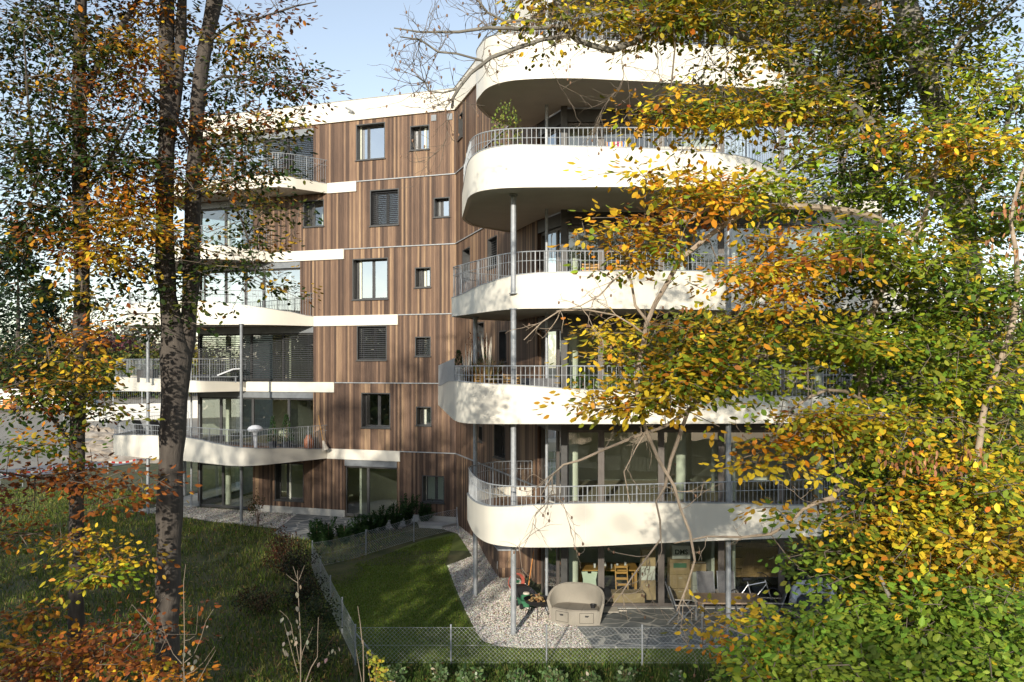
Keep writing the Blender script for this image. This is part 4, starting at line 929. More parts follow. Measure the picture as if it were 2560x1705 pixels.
def slat_chair(label, loc, rz, m='honey', group=None):
    e = empty('wooden_chair', label, 'chair', loc, rz, group)
    for sx in (-1, 1):
        q = MB(); q.box(sx*.22-.02, sx*.22+.02, .18, .22, 0, .88); sub(q, 'leg', M[m], e); q = MB(); q.box(sx*.22-.02, sx*.22+.02, -.22, -.18, 0, .62); sub(q, 'leg', M[m], e); q = MB(); q.box(sx*.22-.03, sx*.22+.03, -.24, .2, .62, .645); sub(q, 'armrest', M[m], e)
    q = MB()
    for i in range(6): q.box(-.2, .2, -.22+i*.07, -.165+i*.07, .43, .45)
    sub(q, 'seat', M[m], e); q = MB()
    for i in range(5): q.box(-.2, .2, .185, .2, .5+i*.08, .55+i*.08)
    sub(q, 'backrest', M[m], e); return e
slat_chair('honey coloured slatted chair beside the front steel column, on the second right balcony', (.0, 23.6, 6.0), R(180), group='slatted wooden chairs on the balconies'); slat_chair('slatted wooden chair by the feather grasses on the second right balcony', (-.75, 23.6, 6.0), R(120), group='slatted wooden chairs on the balconies')
slat_chair('light wooden chair behind the railing of the third right balcony', (2.2, 23.3, 9.0), R(160), group='slatted wooden chairs on the balconies'); slat_chair('light wooden chair partly hidden by orange leaves on the third right balcony', (3.0, 23.6, 9.0), R(200), group='slatted wooden chairs on the balconies')
sf = empty('balcony_sofa', 'low grey outdoor sofa behind the railing, between the steel column and the downpipe', 'sofa', (.75, 24.0, 6.0), R(-5)); q = MB(); q.box(-.55, .55, -.35, .35, .05, .38); sub(q, 'base', M['dsteel'], sf); q = MB(); q.box(-.56, .56, .2, .38, .38, .75); q.box(-.58, -.45, -.35, .2, .38, .58); q.box(.45, .58, -.35, .2, .38, .58); sub(q, 'backrest', M['weave'], sf); q = MB(); q.box(-.44, .44, -.34, .2, .38, .48); sub(q, 'cushion', M['weave'], sf)
ln_ = empty('lantern', 'white lantern with a brown lid by the railing of the second right balcony', 'lantern', (1.0, 22.55, 6.0)); q = MB()
for sx in (-1, 1):
    for sy in (-1, 1): q.box(sx*.09-.012, sx*.09+.012, sy*.09-.012, sy*.09+.012, 0, .38)
q.box(-.11, .11, -.11, .11, 0, .02); q.box(-.11, .11, -.11, .11, .36, .38); sub(q, 'frame', M['cush'], ln_); q = MB(); q.lathe([(.15, .38), (.05, .48), (.02, .52), (.001, .53)], n=4); sub(q, 'lid', M['terra'], ln_); q = MB(); q.cyl(0, 0, .02, .18, .035, 10); sub(q, 'candle', M['cush'], ln_)
# fourth right balcony
def deckchair(label, loc, rz):
    e = empty('striped_deck_chair', label, 'deck chair', loc, rz, 'striped canvas seats on the fourth right balcony')
    for sx in (-1, 1): q = MB(); q.bar((sx*.28, -.5, .02), (sx*.28, .42, 1.05), .03, .04); sub(q, 'frame_rail', M['honey'], e); q = MB(); q.bar((sx*.25, .5, .02), (sx*.25, -.35, .5), .03, .04); sub(q, 'leg', M['honey'], e)
    q = MB(); pts = [(-.34, .48), (-.15, .30), (.08, .36), (.26, .72), (.41, 1.04)]
    for a, b_ in zip(pts[:-1], pts[1:]): q.bar((0, a[0], a[1]), (0, b_[0], b_[1]), .52, .01)
    sub(q, 'canvas', M['stripe'], e); return e
deckchair('deck chair in multicoloured striped canvas behind the fourth railing', (2.85, 23.0, 12.0), R(170))
bn = empty('striped_bench', 'low seat with red and yellow striped cushion left of the thin downpipe', 'bench', (.75, 23.1, 12.0), 0, 'striped canvas seats on the fourth right balcony'); q = MB(); q.box(-.35, .35, -.25, .25, .45, .60); sub(q, 'cushion', M['stripe'], bn)
for sx in (-1, 1): q = MB(); q.box(sx*.3-.02, sx*.3+.02, -.2, .2, 0, .45); sub(q, 'leg', M['honey'], bn)
potted('flower_pot_plant', 'pot of yellow chrysanthemums behind the fourth right railing', 'potted flowers', (1.62, 22.6, 12.0), .35, .25, [(3, (.6, .55, .08)), (1, (.3, .35, .06))], .06, 260, pr=.16)
potted('potted_bamboo', 'tall airy potted bamboo at the left curve of the fourth right balcony', 'potted bamboo', (-.15, 22.9, 12.0), 1.9, .42, [(3, (.16, .22, .04)), (2, (.3, .32, .06)), (1, (.08, .13, .03))], .07, 620)
potted('potted_bush', 'small low green bush at the left tip of the fourth right balcony', 'potted shrub', (-.85, 23.3, 12.0), .7, .35, MG, .05, 260)
bh = empty('bird_house', 'small wooden bird feeder with a pitched roof on the fourth right railing', 'bird feeder', (3.2, 21.52, 13.1)); q = MB(); q.box(-.06, .06, -.06, .06, -.22, -.06); q.box(-.08, .08, -.08, .08, -.24, -.22); sub(q, 'box', M['honey'], bh); q = MB(); q.bar((-.12, 0, -.07), (0, 0, .02), .2, .012); q.bar((0, 0, .02), (.12, 0, -.07), .2, .012); sub(q, 'roof', M['honey'], bh)
cb = empty('cushion_box', 'long beige storage chest behind the fourth right railing', 'storage box', (4.6, 22.6, 12.0)); q = MB(); q.box(-.8, .8, -.32, .32, .05, .75); sub(q, 'body', M['beige'], cb); q = MB(); q.box(-.83, .83, -.35, .35, .752, .82); sub(q, 'lid', M['beige'], cb)
potted('potted_bush', 'slender green potted plants at the left of the topmost right balcony', 'potted shrub', (-.05, 23.0, 15.0), 1.6, .25, MG, .06, 260)
# left wing balconies
dp = empty('patio_stand', 'white round topped covered stand behind the railing of the lowest left balcony', 'covered stand', (-11.1, 36.9, 3.34)); q = MB(); q.lathe([(.001, 0), (.18, 0), (.18, .03), (.05, .06), (.07, .5), (.10, .85), (.16, .95)], n=16); sub(q, 'base', M['cush'], dp, smooth=True)
q = MB(); q.lathe([(.05, .93), (.30, .95), (.33, 1.02), (.28, 1.12), (.15, 1.19), (.001, 1.21)], n=22); sub(q, 'cover', M['cush'], dp, smooth=True)
jr = MB(); jr.lathe([(.001, 0), (.14, 0), (.22, .25), (.21, .45), (.12, .62), (.14, .68), (.12, .68), (.001, .6)], n=20); o = jr.build('terracotta_jar', M['terra'], smooth=True); o.location = (-9.1, 38.2, 3.34); tag(o, 'tall terracotta jar near the right end of the lowest left balcony', 'jar')
bw = MB(); bw.lathe([(.001, 0), (.2, 0), (.36, .22), (.34, .22), (.2, .05), (.001, .04)], n=22); o = bw.build('terracotta_bowl', M['terra'], smooth=True); o.location = (-12.1, 37.0, 3.34); tag(o, 'wide terracotta bowl behind the middle of the lowest left railing', 'bowl')
br = empty('broom', 'straw broom leaning by the wall at the end of the lowest left railing', 'broom', (-8.55, 38.25, 3.34)); q = MB(); q.tube([(.08, 0, .4), (-.16, .1, 1.55)], .014, 8); sub(q, 'handle', M['honey'], br); q = MB(); q.tube([(.08, 0, .42), (.14, 0, .2), (.2, 0, 0)], [.03, .1, .16], 10); sub(q, 'bristles', M['beige'], br)
potted('potted_conifer', 'bushy dark potted conifer standing before the glass on the lowest left balcony', 'potted conifer', (-10.2, 38.6, 3.34), 1.2, .35, DG, .08, 700, shape='cone'); potted('potted_conifer', 'slimmer dark potted conifer left of the bushy one on the lowest left balcony', 'potted conifer', (-10.85, 38.7, 3.34), 1.1, .22, DG, .08, 500, shape='cone')
lc = empty('lounge_chair', 'reclined black lounge chair left on the lowest left balcony', 'lounge chair', (-18.3, 42.4, 3.34), R(160), 'black reclining chairs on the lowest left balcony')
for sx in (-1, 1): q = MB(); q.bar((sx*.28, -.4, .02), (sx*.28, .35, .5), .025); sub(q, 'leg', M['black'], lc); q = MB(); q.bar((sx*.28, .35, .0), (sx*.28, -.2, .45), .025); sub(q, 'leg', M['black'], lc)
q = MB(); q.bar((0, -.3, .42), (0, .15, .40), .52, .02); q.bar((0, .15, .4), (0, .5, 1.1), .52, .02); sub(q, 'sling', M['black'], lc)
copy_tree(lc, (-17.4, 42.2, 3.34), R(165), 'reclined black lounge chair standing right of the other one on the lowest left balcony')
bx = empty('cube_table', 'black cube shaped table on the left of the second left balcony', 'table', (-17.2, 40.3, 6.34)); q = MB(); q.box(-.38, .38, -.3, .3, 0, .56); sub(q, 'body', M['black'], bx); q = MB(); q.box(-.4, .4, -.32, .32, .562, .6); sub(q, 'tabletop', M['dgrey'], bx)
bz = MB(); bz.prism([(-.28, -.2), (.28, -.2), (.24, .2), (-.24, .2)], 0, .27); bz.prism([(-.26, -.18), (.26, -.18), (.22, .18), (-.22, .18)], .271, .30); o = bz.build('beige_planter', M['beige']); o.location = (-17.9, 40.6, 6.34); tag(o, 'beige planter box left of the black cube table', 'planter')
so_ = empty('sun_lounger', 'low sun lounger with raised pale head rest on the second left balcony', 'sun lounger', (-13.6, 39.2, 6.34), R(19)); q = MB(); q.box(-1.0, .95, -.3, .3, .25, .29)
sub(q, 'frame', M['dsteel'], so_); q = MB(); q.box(-1.0, .05, -.3, .3, .292, .36); sub(q, 'mattress', M['dgrey'], so_); q = MB(); q.bar((.05, 0, .33), (.75, 0, .62), .6, .06); q.bar((.75, 0, .62), (1.15, 0, .64), .6, .05); sub(q, 'head_rest', M['cush'], so_)
for sx in (-1, 1):
    for sy in (-1, 1): q = MB(); q.box(sx*.85-.03, sx*.85+.03, sy*.25-.03, sy*.25+.03, 0, .25); sub(q, 'leg', M['dsteel'], so_)
gr_ = empty('balcony_chair', 'dark sling chair before the lowered blinds on the top left balcony', 'chair', (-10.0, 38.1, 15.34), R(200))
for c in lc.children: copy_tree(c, parent=gr_)
pw = MB(); pw.prism([(-.45, -.16), (.45, -.16), (.4, .16), (-.4, .16)], 0, .28); pw.prism([(-.42, -.13), (.42, -.13), (.37, .13), (-.37, .13)], .281, .31); o = pw.build('white_planter', M['cush']); o.location = (-11.3, 38.1, 15.34); tag(o, 'low white planter behind the top left railing', 'planter')

# ================================================================ PLANTS ON THE GROUND
def yew(label, x, y, h, w_, ch=DG, N=2000):
    h *= 1.12; w_ *= 1.35
    e = empty('yew_bush', label, 'bush', (x, y, gh_(x, y)), 0, 'small dark yews in a row behind the wire fence'); q = MB(); q.tube([(0, 0, 0), (0, 0, h*.8)], [.02, .008], 6); sub(q, 'stem', M['deck'], e)
    nb = 26; base = rng.uniform(0, 6.28, nb); lean = rng.uniform(.1, .9, nb)*w_; hb = h*rng.uniform(.45, 1, nb); i = rng.integers(0, nb, N); t = rng.uniform(.1, 1, N)
    p = np.stack([lean[i]*t*np.cos(base[i]), lean[i]*t*np.sin(base[i]), hb[i]*t], 1)+rng.normal(size=(N, 3))*.025
    d = np.stack([np.cos(base[i]), np.sin(base[i]), 1+0*t], 1)+unit(N)*1.0; leaf_mesh('foliage', p, d, unit(N), rng.uniform(.07, .13, N), pal(N, ch), e, .34, 'needle')
ys_ = [(430,1250,.95,.25),(495,1252,1.05,.3),(585,1240,.85,.3),(670,1215,.85,.35),(740,1200,.8,.35),(795,1185,1.0,.35),(865,1172,1.05,.4),(940,1150,1.25,.4),(1030,1140,.9,.4)]
nm = ['first', 'second', 'third', 'fourth', 'fifth', 'sixth', 'seventh', 'eighth', 'ninth']
for i, (zx, zy, h, w_) in enumerate(ys_):
    g = G(600+zx/2.24, 800+zy/2.24+4, .25); yew('small dark yew, %s from the left in the row behind the wire fence' % nm[i], g.x, g.y, h, w_)
def bush(label, x, y, h, w_, ch, N=1500, leaf=.07, group='dark shrubs left of the garden fence', name='shrub', density_hollow=.35, stems=7):
    e = empty(name, label, 'shrub', (x, y, gh_(x, y)), 0, group); q = MB()
    for i in range(stems):
        a = random.uniform(0, 6.28); l = random.uniform(.3, .9)*w_; q.tube([(0, 0, 0), (l*.4*math.cos(a), l*.4*math.sin(a), h*.5), (l*math.cos(a), l*math.sin(a), h*random.uniform(.7, 1))], [.015, .009, .003], 5)
    sub(q, 'stems', M['deck'], e)
    nb = 22; cc = unit(nb)*np.array([w_, w_, h*.45])*rng.uniform(.3, 1, (nb, 1))+np.array([0, 0, h*.52]); i = rng.integers(0, nb, N); p = cc[i]+rng.normal(size=(N, 3))*w_*.2
    p[:, 2] = np.abs(p[:, 2]); leaf_mesh('foliage', p, unit(N)+np.array([0, 0, .2]), unit(N)+np.array([0, -.3, .8]), rng.uniform(leaf*.7, leaf*1.2, N), pal(N, ch), e)
BD = [(3, (.02, .03, .012)), (2, (.05, .03, .015)), (1, (.04, .06, .02))]
bush('reddish brown shrub at the far corner of the wire fence', -7.7, 28.7, 1.5, .7, [(2, (.10, .035, .015)), (2, (.06, .03, .015)), (1, (.03, .04, .015))])
bush('dark evergreen shrub beside the second post of the receding fence', -6.7, 26.6, 1.4, .65, BD); bush('dark evergreen shrub in the middle of the receding fence', -5.9, 24.4, 1.3, .65, BD)
bush('dark green shrub nearest the front corner post of the fence', -5.0, 22.0, 1.2, .6, [(3, (.02, .035, .012)), (1, (.07, .09, .02))]); bush('low brown leaved shrub left of the evergreen shrubs', -7.3, 24.6, .8, .7, [(2, (.09, .05, .02)), (2, (.04, .05, .02))], 900)
bush('dark shrub at the bottom of the picture below the corner post', -4.6, 19.6, 1.0, .7, [(3, (.025, .04, .012)), (1, (.08, .1, .03))])
g = G(645, 1318, .3); bush('thin young shrub with sparse dark leaves on the gravel by the glass corner', g.x, g.y, 1.5, .5, [(2, (.05, .06, .02)), (2, (.12, .06, .02))], 260, .09, None, 'young_shrub')
# nettles and weeds at the bottom edge
for i, (x, y, w_) in enumerate(((-.9, 18.75, .55), (.15, 18.6, .5), (.95, 18.7, .45), (1.7, 18.5, .4), (2.5, 18.9, .4), (-1.6, 18.9, .35), (-2.6, 18.8, .5), (3.6, 18.7, .3))):
    lab = ['leafy green nettles at the bottom edge, just left of the picture centre', 'leafy green nettles right of the first clump at the bottom edge', 'broad leaved weeds below the second fence post from the left', 'pale leaved weeds with small white flowers below the middle fence panel', 'small weeds below the third fence post', 'little weed clump at the bottom left of the nettles', 'weeds under the left fence panel', 'lone leafy weed left of the green foliage'][i]
    bush(lab, x, y, .45, w_*.55, [(3, (.09, .15, .05)), (2, (.14, .2, .08)), (.3, (.5, .5, .35))], 320, .10, 'weeds along the bottom edge', 'weed_clump', stems=5)
# ================================================================ FOREGROUND TREES
M['bark'] = mat('beech_bark', (.13, .12, .10), .9, col2=(.30, .28, .24), scale=3.5, bump=.5, bscale=18, stretch=(1, 1, .5))
M['darkbark'] = mat('rough_bark', (.055, .046, .040), .95, col2=(.10, .085, .072), scale=9, bump=.55, bscale=22, stretch=(1.6, 1.6, .35))
M['twig'] = mat('twig', (.16, .13, .10), .9, var=.3, scale=8)
M['drytwig'] = mat('dry_twig', (.20, .16, .12), .85, var=.25, scale=8)
M['paletwig'] = mat('pale_twig', (.34, .27, .20), .85, var=.25, scale=8, bump=.3)
dkgreen = (.035, .065, .012); green = (.085, .15, .02); ygreen = (.22, .27, .025); yellow = (.62, .44, .03); gold = (.45, .27, .025); orange = (.52, .20, .022); rust = (.24, .075, .018); brown = (.15, .065, .025); olive = (.13, .13, .02)
GRN = [(4, (.11, .19, .022)), (1.5, dkgreen), (4, (.18, .27, .03)), (1.5, ygreen), (.3, yellow)]
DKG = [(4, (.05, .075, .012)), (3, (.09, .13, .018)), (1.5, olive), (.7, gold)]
YGR = [(4, (.30, .36, .03)), (3, (.19, .27, .03)), (2, yellow), (1, green), (.4, orange)]
GLD = [(5, yellow), (2, gold), (1.5, olive), (.6, orange), (3.5, ygreen)]
OGL = [(3, (.17, .19, .025)), (2, gold), (2.5, green), (2.5, (.42, .36, .03)), (.7, orange)]
ORG = [(3.2, (.58, .24, .02)), (2.5, (.52, .31, .025)), (3.2, yellow), (1.8, ygreen), (.5, rust)]
RST = [(4, rust), (2, orange), (2, brown), (1, gold), (.5, yellow)]
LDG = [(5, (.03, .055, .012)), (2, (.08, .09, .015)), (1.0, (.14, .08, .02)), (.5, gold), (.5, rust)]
LGO = [(2.4, gold), (2.4, orange), (2.2, (.09, .10, .015)), (1.2, yellow), (2, rust)]
def cat_rom(pts, step=.25):
    """pts: list of np (x,y,z,r) -> dense"""
    pts = [np.array(p, float) for p in pts]; out = []
    ext = [2*pts[0]-pts[1]]+pts+[2*pts[-1]-pts[-2]]
    for i in range(1, len(ext)-2):
        a, b, c, d = ext[i-1:i+3]; L = np.linalg.norm(c[:3]-b[:3]); n = max(1, int(L/step))
        for j in range(n):
            t = j/n; out.append(.5*((2*b)+(-a+c)*t+(2*a-5*b+4*c-d)*t*t+(-a+3*b-3*c+d)*t**3))
    out.append(pts[-1]); return np.array(out)
def branchline(l, Y0=None):
    """(src x, src y, Y, width px) -> xyz r"""
    r = []
    for x, y, Y, w_ in l: p = P(x, y, Y); r.append((p.x, p.y, p.z, w_/2/FPX*Y))
    return cat_rom(r)
def spray(cs, n, rad, size, dirs):
    """leaf positions for flattish sprays: centres (N,3)"""
    N = len(cs); th = rng.uniform(0, 2*np.pi, (N, n)); rr = rad*np.sqrt(rng.uniform(0.02, 1, (N, n)))
    # tilted disc, elongated along the outward direction
    ax = dirs/np.linalg.norm(dirs, axis=1)[:, None]; sx = np.cross(ax, np.array([0, 0, 1.])); sx /= np.linalg.norm(sx, axis=1)[:, None]+1e-6
    up = np.cross(sx, ax); tl = rng.normal(size=(N, 1))*.25
    u_ = (np.cos(th)*rr*1.35)[..., None]; v_ = (np.sin(th)*rr*.8)[..., None]
    p = cs[:, None]+ax[:, None]*u_+sx[:, None]*v_+up[:, None]*(rng.normal(size=(N, n))*.05+tl*np.sin(th)*rr-.25*rr*rr)[..., None]
    d = ax[:, None]*.7+(p-cs[:, None])*1.6/rad+np.array([0, 0, -.20])+rng.normal(size=(N, n, 3))*np.array([.36, .36, .22])
    nr = up[:, None]*.45+np.array([-.06, -.42, .5])+rng.normal(size=(N, n, 3))*.27
    return p.reshape(-1, 3), d.reshape(-1, 3), nr.reshape(-1, 3)
def big_tree(name, label, mains, blobs, bark='bark', leaf=.089, per=14, rad=.255, root=0, boost=1.0, tier=8, cat='tree'):
    e = empty(name, label, cat)
    lines = [branchline(l) for l in mains]
    if root is not None:   # run the trunk down to the ground
        b = lines[root][0]
    e.location = (lines[0][0][0], lines[0][0][1], gh_(lines[0][0][0], lines[0][0][1]))
    off_ = np.array(e.location)
    for i, l in enumerate(lines):
        q = MB(); n = 12 if l[0][3] > .05 else 7
        wob = 1+.05*np.sin(np.arange(len(l))*1.7+i)+.04*rng.normal(size=len(l))
        q.tube([Vector(p[:3]-off_) for p in l], [float(max(.003, r*w_)) for r, w_ in zip(l[:, 3], wob)], n); sub(q, 'trunk' if i == root else 'branch', M[bark], e, smooth=True)
    nodes = np.concatenate([l[:, :3] for l in lines]); P_ = [list(nodes)]
    # spray centres
    cs = []; pl_ = []; tid = []; nt_ = 0
    for (cx, cy, rx, ry, n, y0, y1, pt_) in blobs:
        n = int(n*(boost if cy < 620 else 1)); K = max(1, n//tier); a = rng.uniform(0, 6.28, K); r_ = np.sqrt(rng.uniform(0, 1, K)); x = (cx+rx*r_*np.cos(a))*1.0875; y = (cy+ry*r_*np.sin(a))*1.0875; Y = rng.uniform(y0, y1, K)
        tc = np.stack([(x-1280)/FPX*Y, Y, H-(y-HOR)/FPX*Y], 1); i = rng.integers(0, K, n); o = rng.normal(size=(n, 3))*np.array([.27, .27, .028]); sl = rng.normal(size=(K, 2))*.16
        o[:, 2] += o[:, 0]*sl[i, 0]+o[:, 1]*sl[i, 1]-.18*(o[:, 0]**2+o[:, 1]**2); cs.append(tc[i]+o); pl_ += [pt_]*n; tid.append(i+nt_); nt_ += K
    tid = np.concatenate(tid)
    cs = np.concatenate(cs); N = len(cs)
    # connect to skeleton, nearest first
    dist = np.array([np.min(((nodes-c)**2).sum(1)) for c in cs]); order = np.argsort(dist)
    allp = np.zeros((len(nodes)+N*12, 3)); allp[:len(nodes)] = nodes; par = -np.ones(len(allp), int); cnt = len(nodes); outd = np.zeros((N, 3))
    for k in order:
        c = cs[k]; dd = allp[:cnt]-c; d2 = (dd**2).sum(1)+.3*np.maximum(0, dd[:, 2])**2; j = int(np.argmin(d2)); a = allp[j]; L = math.sqrt(((a-c)**2).sum()); outd[k] = c-a
        if L < .12: continue
        m_ = min(10, max(1, int(L/.28))); prev = j
        for i in range(1, m_+1):
            t = i/m_; p = a+(c-a)*t+np.array([0, 0, .16*L*math.sin(math.pi*t)])*(1 if L > .4 else .3)+(rng.normal(size=3)*.035*min(1, L) if i < m_ else 0)
            allp[cnt] = p; par[cnt] = prev; prev = cnt; cnt += 1
    wt = np.zeros(cnt); ch = np.zeros(cnt, int)
    for i in range(cnt-1, len(nodes)-1, -1):
        if ch[i] == 0: wt[i] = 1
        wt[par[i]] += wt[i]; ch[par[i]] += 1
    idx = np.arange(len(nodes), cnt); A = allp[par[idx]]; B = allp[idx]; rB = .0022+.0021*np.sqrt(wt[idx]); pi_ = par[idx]; rA = np.where(pi_ >= len(nodes), .0022+.0021*np.sqrt(wt[pi_]), rB*1.2); rA = np.minimum(rA, rB*1.8)
    t = B-A; t /= np.linalg.norm(t, axis=1)[:, None]+1e-9; s = np.cross(t, np.array([.3, .2, 1.])); s /= np.linalg.norm(s, axis=1)[:, None]+1e-9; b = np.cross(t, s)
    vs = []
    for (c, r_) in ((A, rA), (B, rB)):
        for q_ in range(4): a_ = q_*math.pi/2; vs.append(c+(s*math.cos(a_)+b*math.sin(a_))*r_[:, None])
    if len(idx): mesh_np('twigs', np.stack(vs, 1)-off_, [(0, 1, 5, 4), (1, 2, 6, 5), (2, 3, 7, 6), (3, 0, 4, 7)], 8, None, M['twig'], e)
    dirs = outd*np.array([1, 1, .35])+rng.normal(size=(N, 3))*np.array([.12, .12, .03]); p, d, nr = spray(cs, per, rad, leaf, dirs)
    # neighbouring sprays share a tint
    cols = np.zeros((N*per, 3)); key = {}
    for i, c in enumerate(pl_): key.setdefault(id(c), (c, []))[1].append(i)
    for c, ids in key.values():
        ids = np.array(ids); full = (ids[:, None]*per+np.arange(per)).reshape(-1)
        own = pal(len(full), c, .2); tm = pal(nt_, c, .08); sm = pal(len(ids), c, .1); u_ = rng.uniform(size=(len(full), 1)); tt = np.repeat(tm[tid[ids]], per, 0); ss = np.repeat(sm, per, 0)
        cols[full] = np.where(u_ < .62, tt*(1+.18*rng.normal(size=(len(full), 1))), np.where(u_ < .82, ss, own))
    cols = np.clip(cols*1.05, .004, .85); sz = leaf*rng.uniform(.65, 1.25, len(p))
    leaf_mesh('foliage', p-off_, d, nr, sz, cols, e); return e, lines
# ---- right: big beech
Y_ = 13.0
A_tr = [(2436, 2010, Y_, 86), (2428, 1700, Y_, 78), (2425, 1400, Y_, 70), (2430, 1085, Y_, 65), (2433, 875, Y_, 65), (2425, 741, Y_, 65), (2412, 600, Y_, 62), (2405, 497, Y_, 60), (2378, 363, Y_, 57), (2357, 306, Y_, 57), (2326, 230, Y_, 57), (2296, 115, Y_, 60), (2258, 0, Y_, 60), (2230, -200, Y_, 52), (2260, -520, Y_, 39)]
A1 = [(2412, 610, Y_, 34), (2372, 520, 12.8, 32), (2345, 482, 12.6, 30), (2276, 432, 12.4, 28), (2219, 363, 12.1, 28), (2173, 306, 11.8, 27), (2123, 260, 11.6, 27), (2028, 199, 11.3, 26), (1913, 115, 11, 25), (1850, 88, 10.8, 20), (1758, 50, 10.6, 16), (1654, 46, 10.4, 16), (1605, 92, 10.3, 17), (1566, 111, 10.2, 17), (1528, 126, 10.1, 15), (1471, 111, 10, 14), (1440, 99, 10, 13), (1417, 77, 10, 12), (1394, 65, 9.9, 11), (1299, 73, 9.8, 10), (1222, 69, 9.7, 9), (1146, 80, 9.6, 7), (1050, 80, 9.5, 5), (985, 70, 9.4, 3)]
A2 = [(1450, 104, 10, 12), (1433, 88, 9.95, 12), (1356, 99, 9.9, 11.5), (1287, 122, 9.8, 11), (1226, 145, 9.7, 10.5), (1176, 184, 9.6, 9.5), (1149, 218, 9.6, 8.5), (1132, 245, 9.5, 7.5), (1131, 271, 9.5, 6)]
A3 = [(1207, 152, 9.7, 6.5), (1142, 134, 9.6, 6), (1096, 130, 9.6, 5.5), (1050, 99, 9.5, 4.5), (1000, 92, 9.4, 3)]
A3b = [(1146, 222, 9.6, 6), (1108, 232, 9.5, 5), (1073, 228, 9.5, 4.5), (1062, 205, 9.5, 4), (1040, 190, 9.4, 3)]
A4 = [(1440, 99, 10, 15), (1413, 57, 10, 17), (1390, 0, 10, 18), (1375, -80, 10, 16)]
A5 = [(1394, 52, 9.9, 7), (1350, 50, 9.9, 7), (1264, 54, 9.8, 7), (1218, 31, 9.8, 6.5), (1195, 0, 9.7, 6), (1180, -50, 9.7, 4)]
A6 = [(2200, 345, 12.0, 14), (2162, 344, 11.8, 14), (2085, 363, 11.5, 14), (2028, 402, 11.2, 12), (1985, 420, 11, 8), (1930, 470, 10.8, 5)]
A7 = [(2270, -30, Y_, 14), (2192, 0, 12.6, 12), (2142, 23, 12.3, 10), (2104, 50, 12, 8), (2078, 70, 11.8, 5)]
A8 = [(2400, 480, Y_, 14), (2372, 300, 12.5, 12), (2372, 153, 12.2, 12), (2410, 88, 12, 11), (2479, 50, 11.8, 9), (2540, 0, 11.5, 7)]
A9 = [(2405, 520, Y_, 16), (2480, 440, 12.6, 14), (2520, 300, 12.3, 12), (2550, 180, 12, 10)]
A10 = [(1605, 90, 10.3, 10), (1655, 55, 10.3, 9), (1740, -20, 10.4, 8), (1800, -90, 10.5, 6)]
D0, D1 = 9.6, 12.2
# x y rx ry n (photo at 2354 wide)
bl = [(1310,18,130,30,38,9.4,10.6,GLD),(1480,20,120,45,70,9.5,11,GLD),(1640,22,130,50,90,9.6,11.4,OGL),(1820,45,140,75,120,10.9,12.5,OGL),(1780,185,140,80,105,9.8,11.5,OGL),(1600,240,110,50,70,9.5,10.6,GLD),(1530,270,60,18,10,9.5,10.2,ORG),
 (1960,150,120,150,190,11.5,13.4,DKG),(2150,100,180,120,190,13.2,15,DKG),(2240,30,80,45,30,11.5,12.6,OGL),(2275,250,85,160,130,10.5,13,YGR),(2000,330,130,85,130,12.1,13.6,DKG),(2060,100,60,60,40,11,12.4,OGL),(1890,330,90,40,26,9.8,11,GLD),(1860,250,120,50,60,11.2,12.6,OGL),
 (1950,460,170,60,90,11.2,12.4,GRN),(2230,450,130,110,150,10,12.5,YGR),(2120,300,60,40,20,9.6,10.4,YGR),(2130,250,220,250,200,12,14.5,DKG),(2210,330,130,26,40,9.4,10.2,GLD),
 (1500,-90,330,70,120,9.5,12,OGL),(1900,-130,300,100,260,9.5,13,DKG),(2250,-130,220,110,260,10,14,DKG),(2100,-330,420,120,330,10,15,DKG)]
treeA, linesA = big_tree('beech_tree', 'tall beech with a thick leaning grey trunk at the right and long limbs reaching left', [A_tr, A1, A2, A3, A3b, A4, A5, A6, A7, A8, A9, A10], bl, boost=1.25)
# ---- right: slimmer beech with hanging branches in front of the balconies
Z_ = 10.6
B0 = [(2330, 2150, Z_, 34), (2300, 1800, Z_, 30), (2250, 1500, Z_, 28), (2190, 1250, Z_, 24), (2160, 1047, Z_, 21), (2157, 932, Z_, 21), (2165, 856, Z_, 20), (2181, 780, Z_, 19), (2205, 722, Z_, 18), (2238, 661, Z_, 18), (2290, 590, Z_, 16), (2330, 480, Z_, 12), (2350, 330, Z_, 8)]
B1 = [(2160, 1047, Z_, 14), (2123, 1143, 10.4, 15), (2107, 1196, 10.2, 14), (2080, 1247, 10, 15), (2045, 1254, 9.9, 11), (2007, 1274, 9.8, 9), (1976, 1308, 9.7, 8), (1926, 1335, 9.6, 8), (1856, 1343, 9.5, 7), (1768, 1341, 9.4, 5), (1685, 1358, 9.3, 2.5)]
B2 = [(2290, 590, Z_, 14), (2180, 540, 10.4, 15), (2060, 520, 10.2, 16), (1950, 515, 10, 17), (1862, 530, 9.8, 16), (1815, 558, 9.7, 15), (1769, 592, 9.6, 13), (1700, 649, 9.5, 12), (1662, 718, 9.5, 12), (1639, 757, 9.4, 12), (1616, 810, 9.4, 12), (1605, 875, 9.4, 11), (1589, 952, 9.3, 10.5), (1597, 1009, 9.3, 10), (1616, 1078, 9.3, 9), (1647, 1150, 9.2, 9), (1686, 1216, 9.2, 8), (1702, 1274, 9.2, 7), (1725, 1331, 9.1, 7), (1737, 1401, 9.1, 6), (1717, 1466, 9.1, 5), (1692, 1528, 9, 3)]
B3 = [(1850, 533, 9.8, 12), (1800, 510, 9.7, 13), (1777, 516, 9.7, 12), (1716, 551, 9.6, 10), (1654, 566, 9.5, 8), (1600, 560, 9.5, 5)]
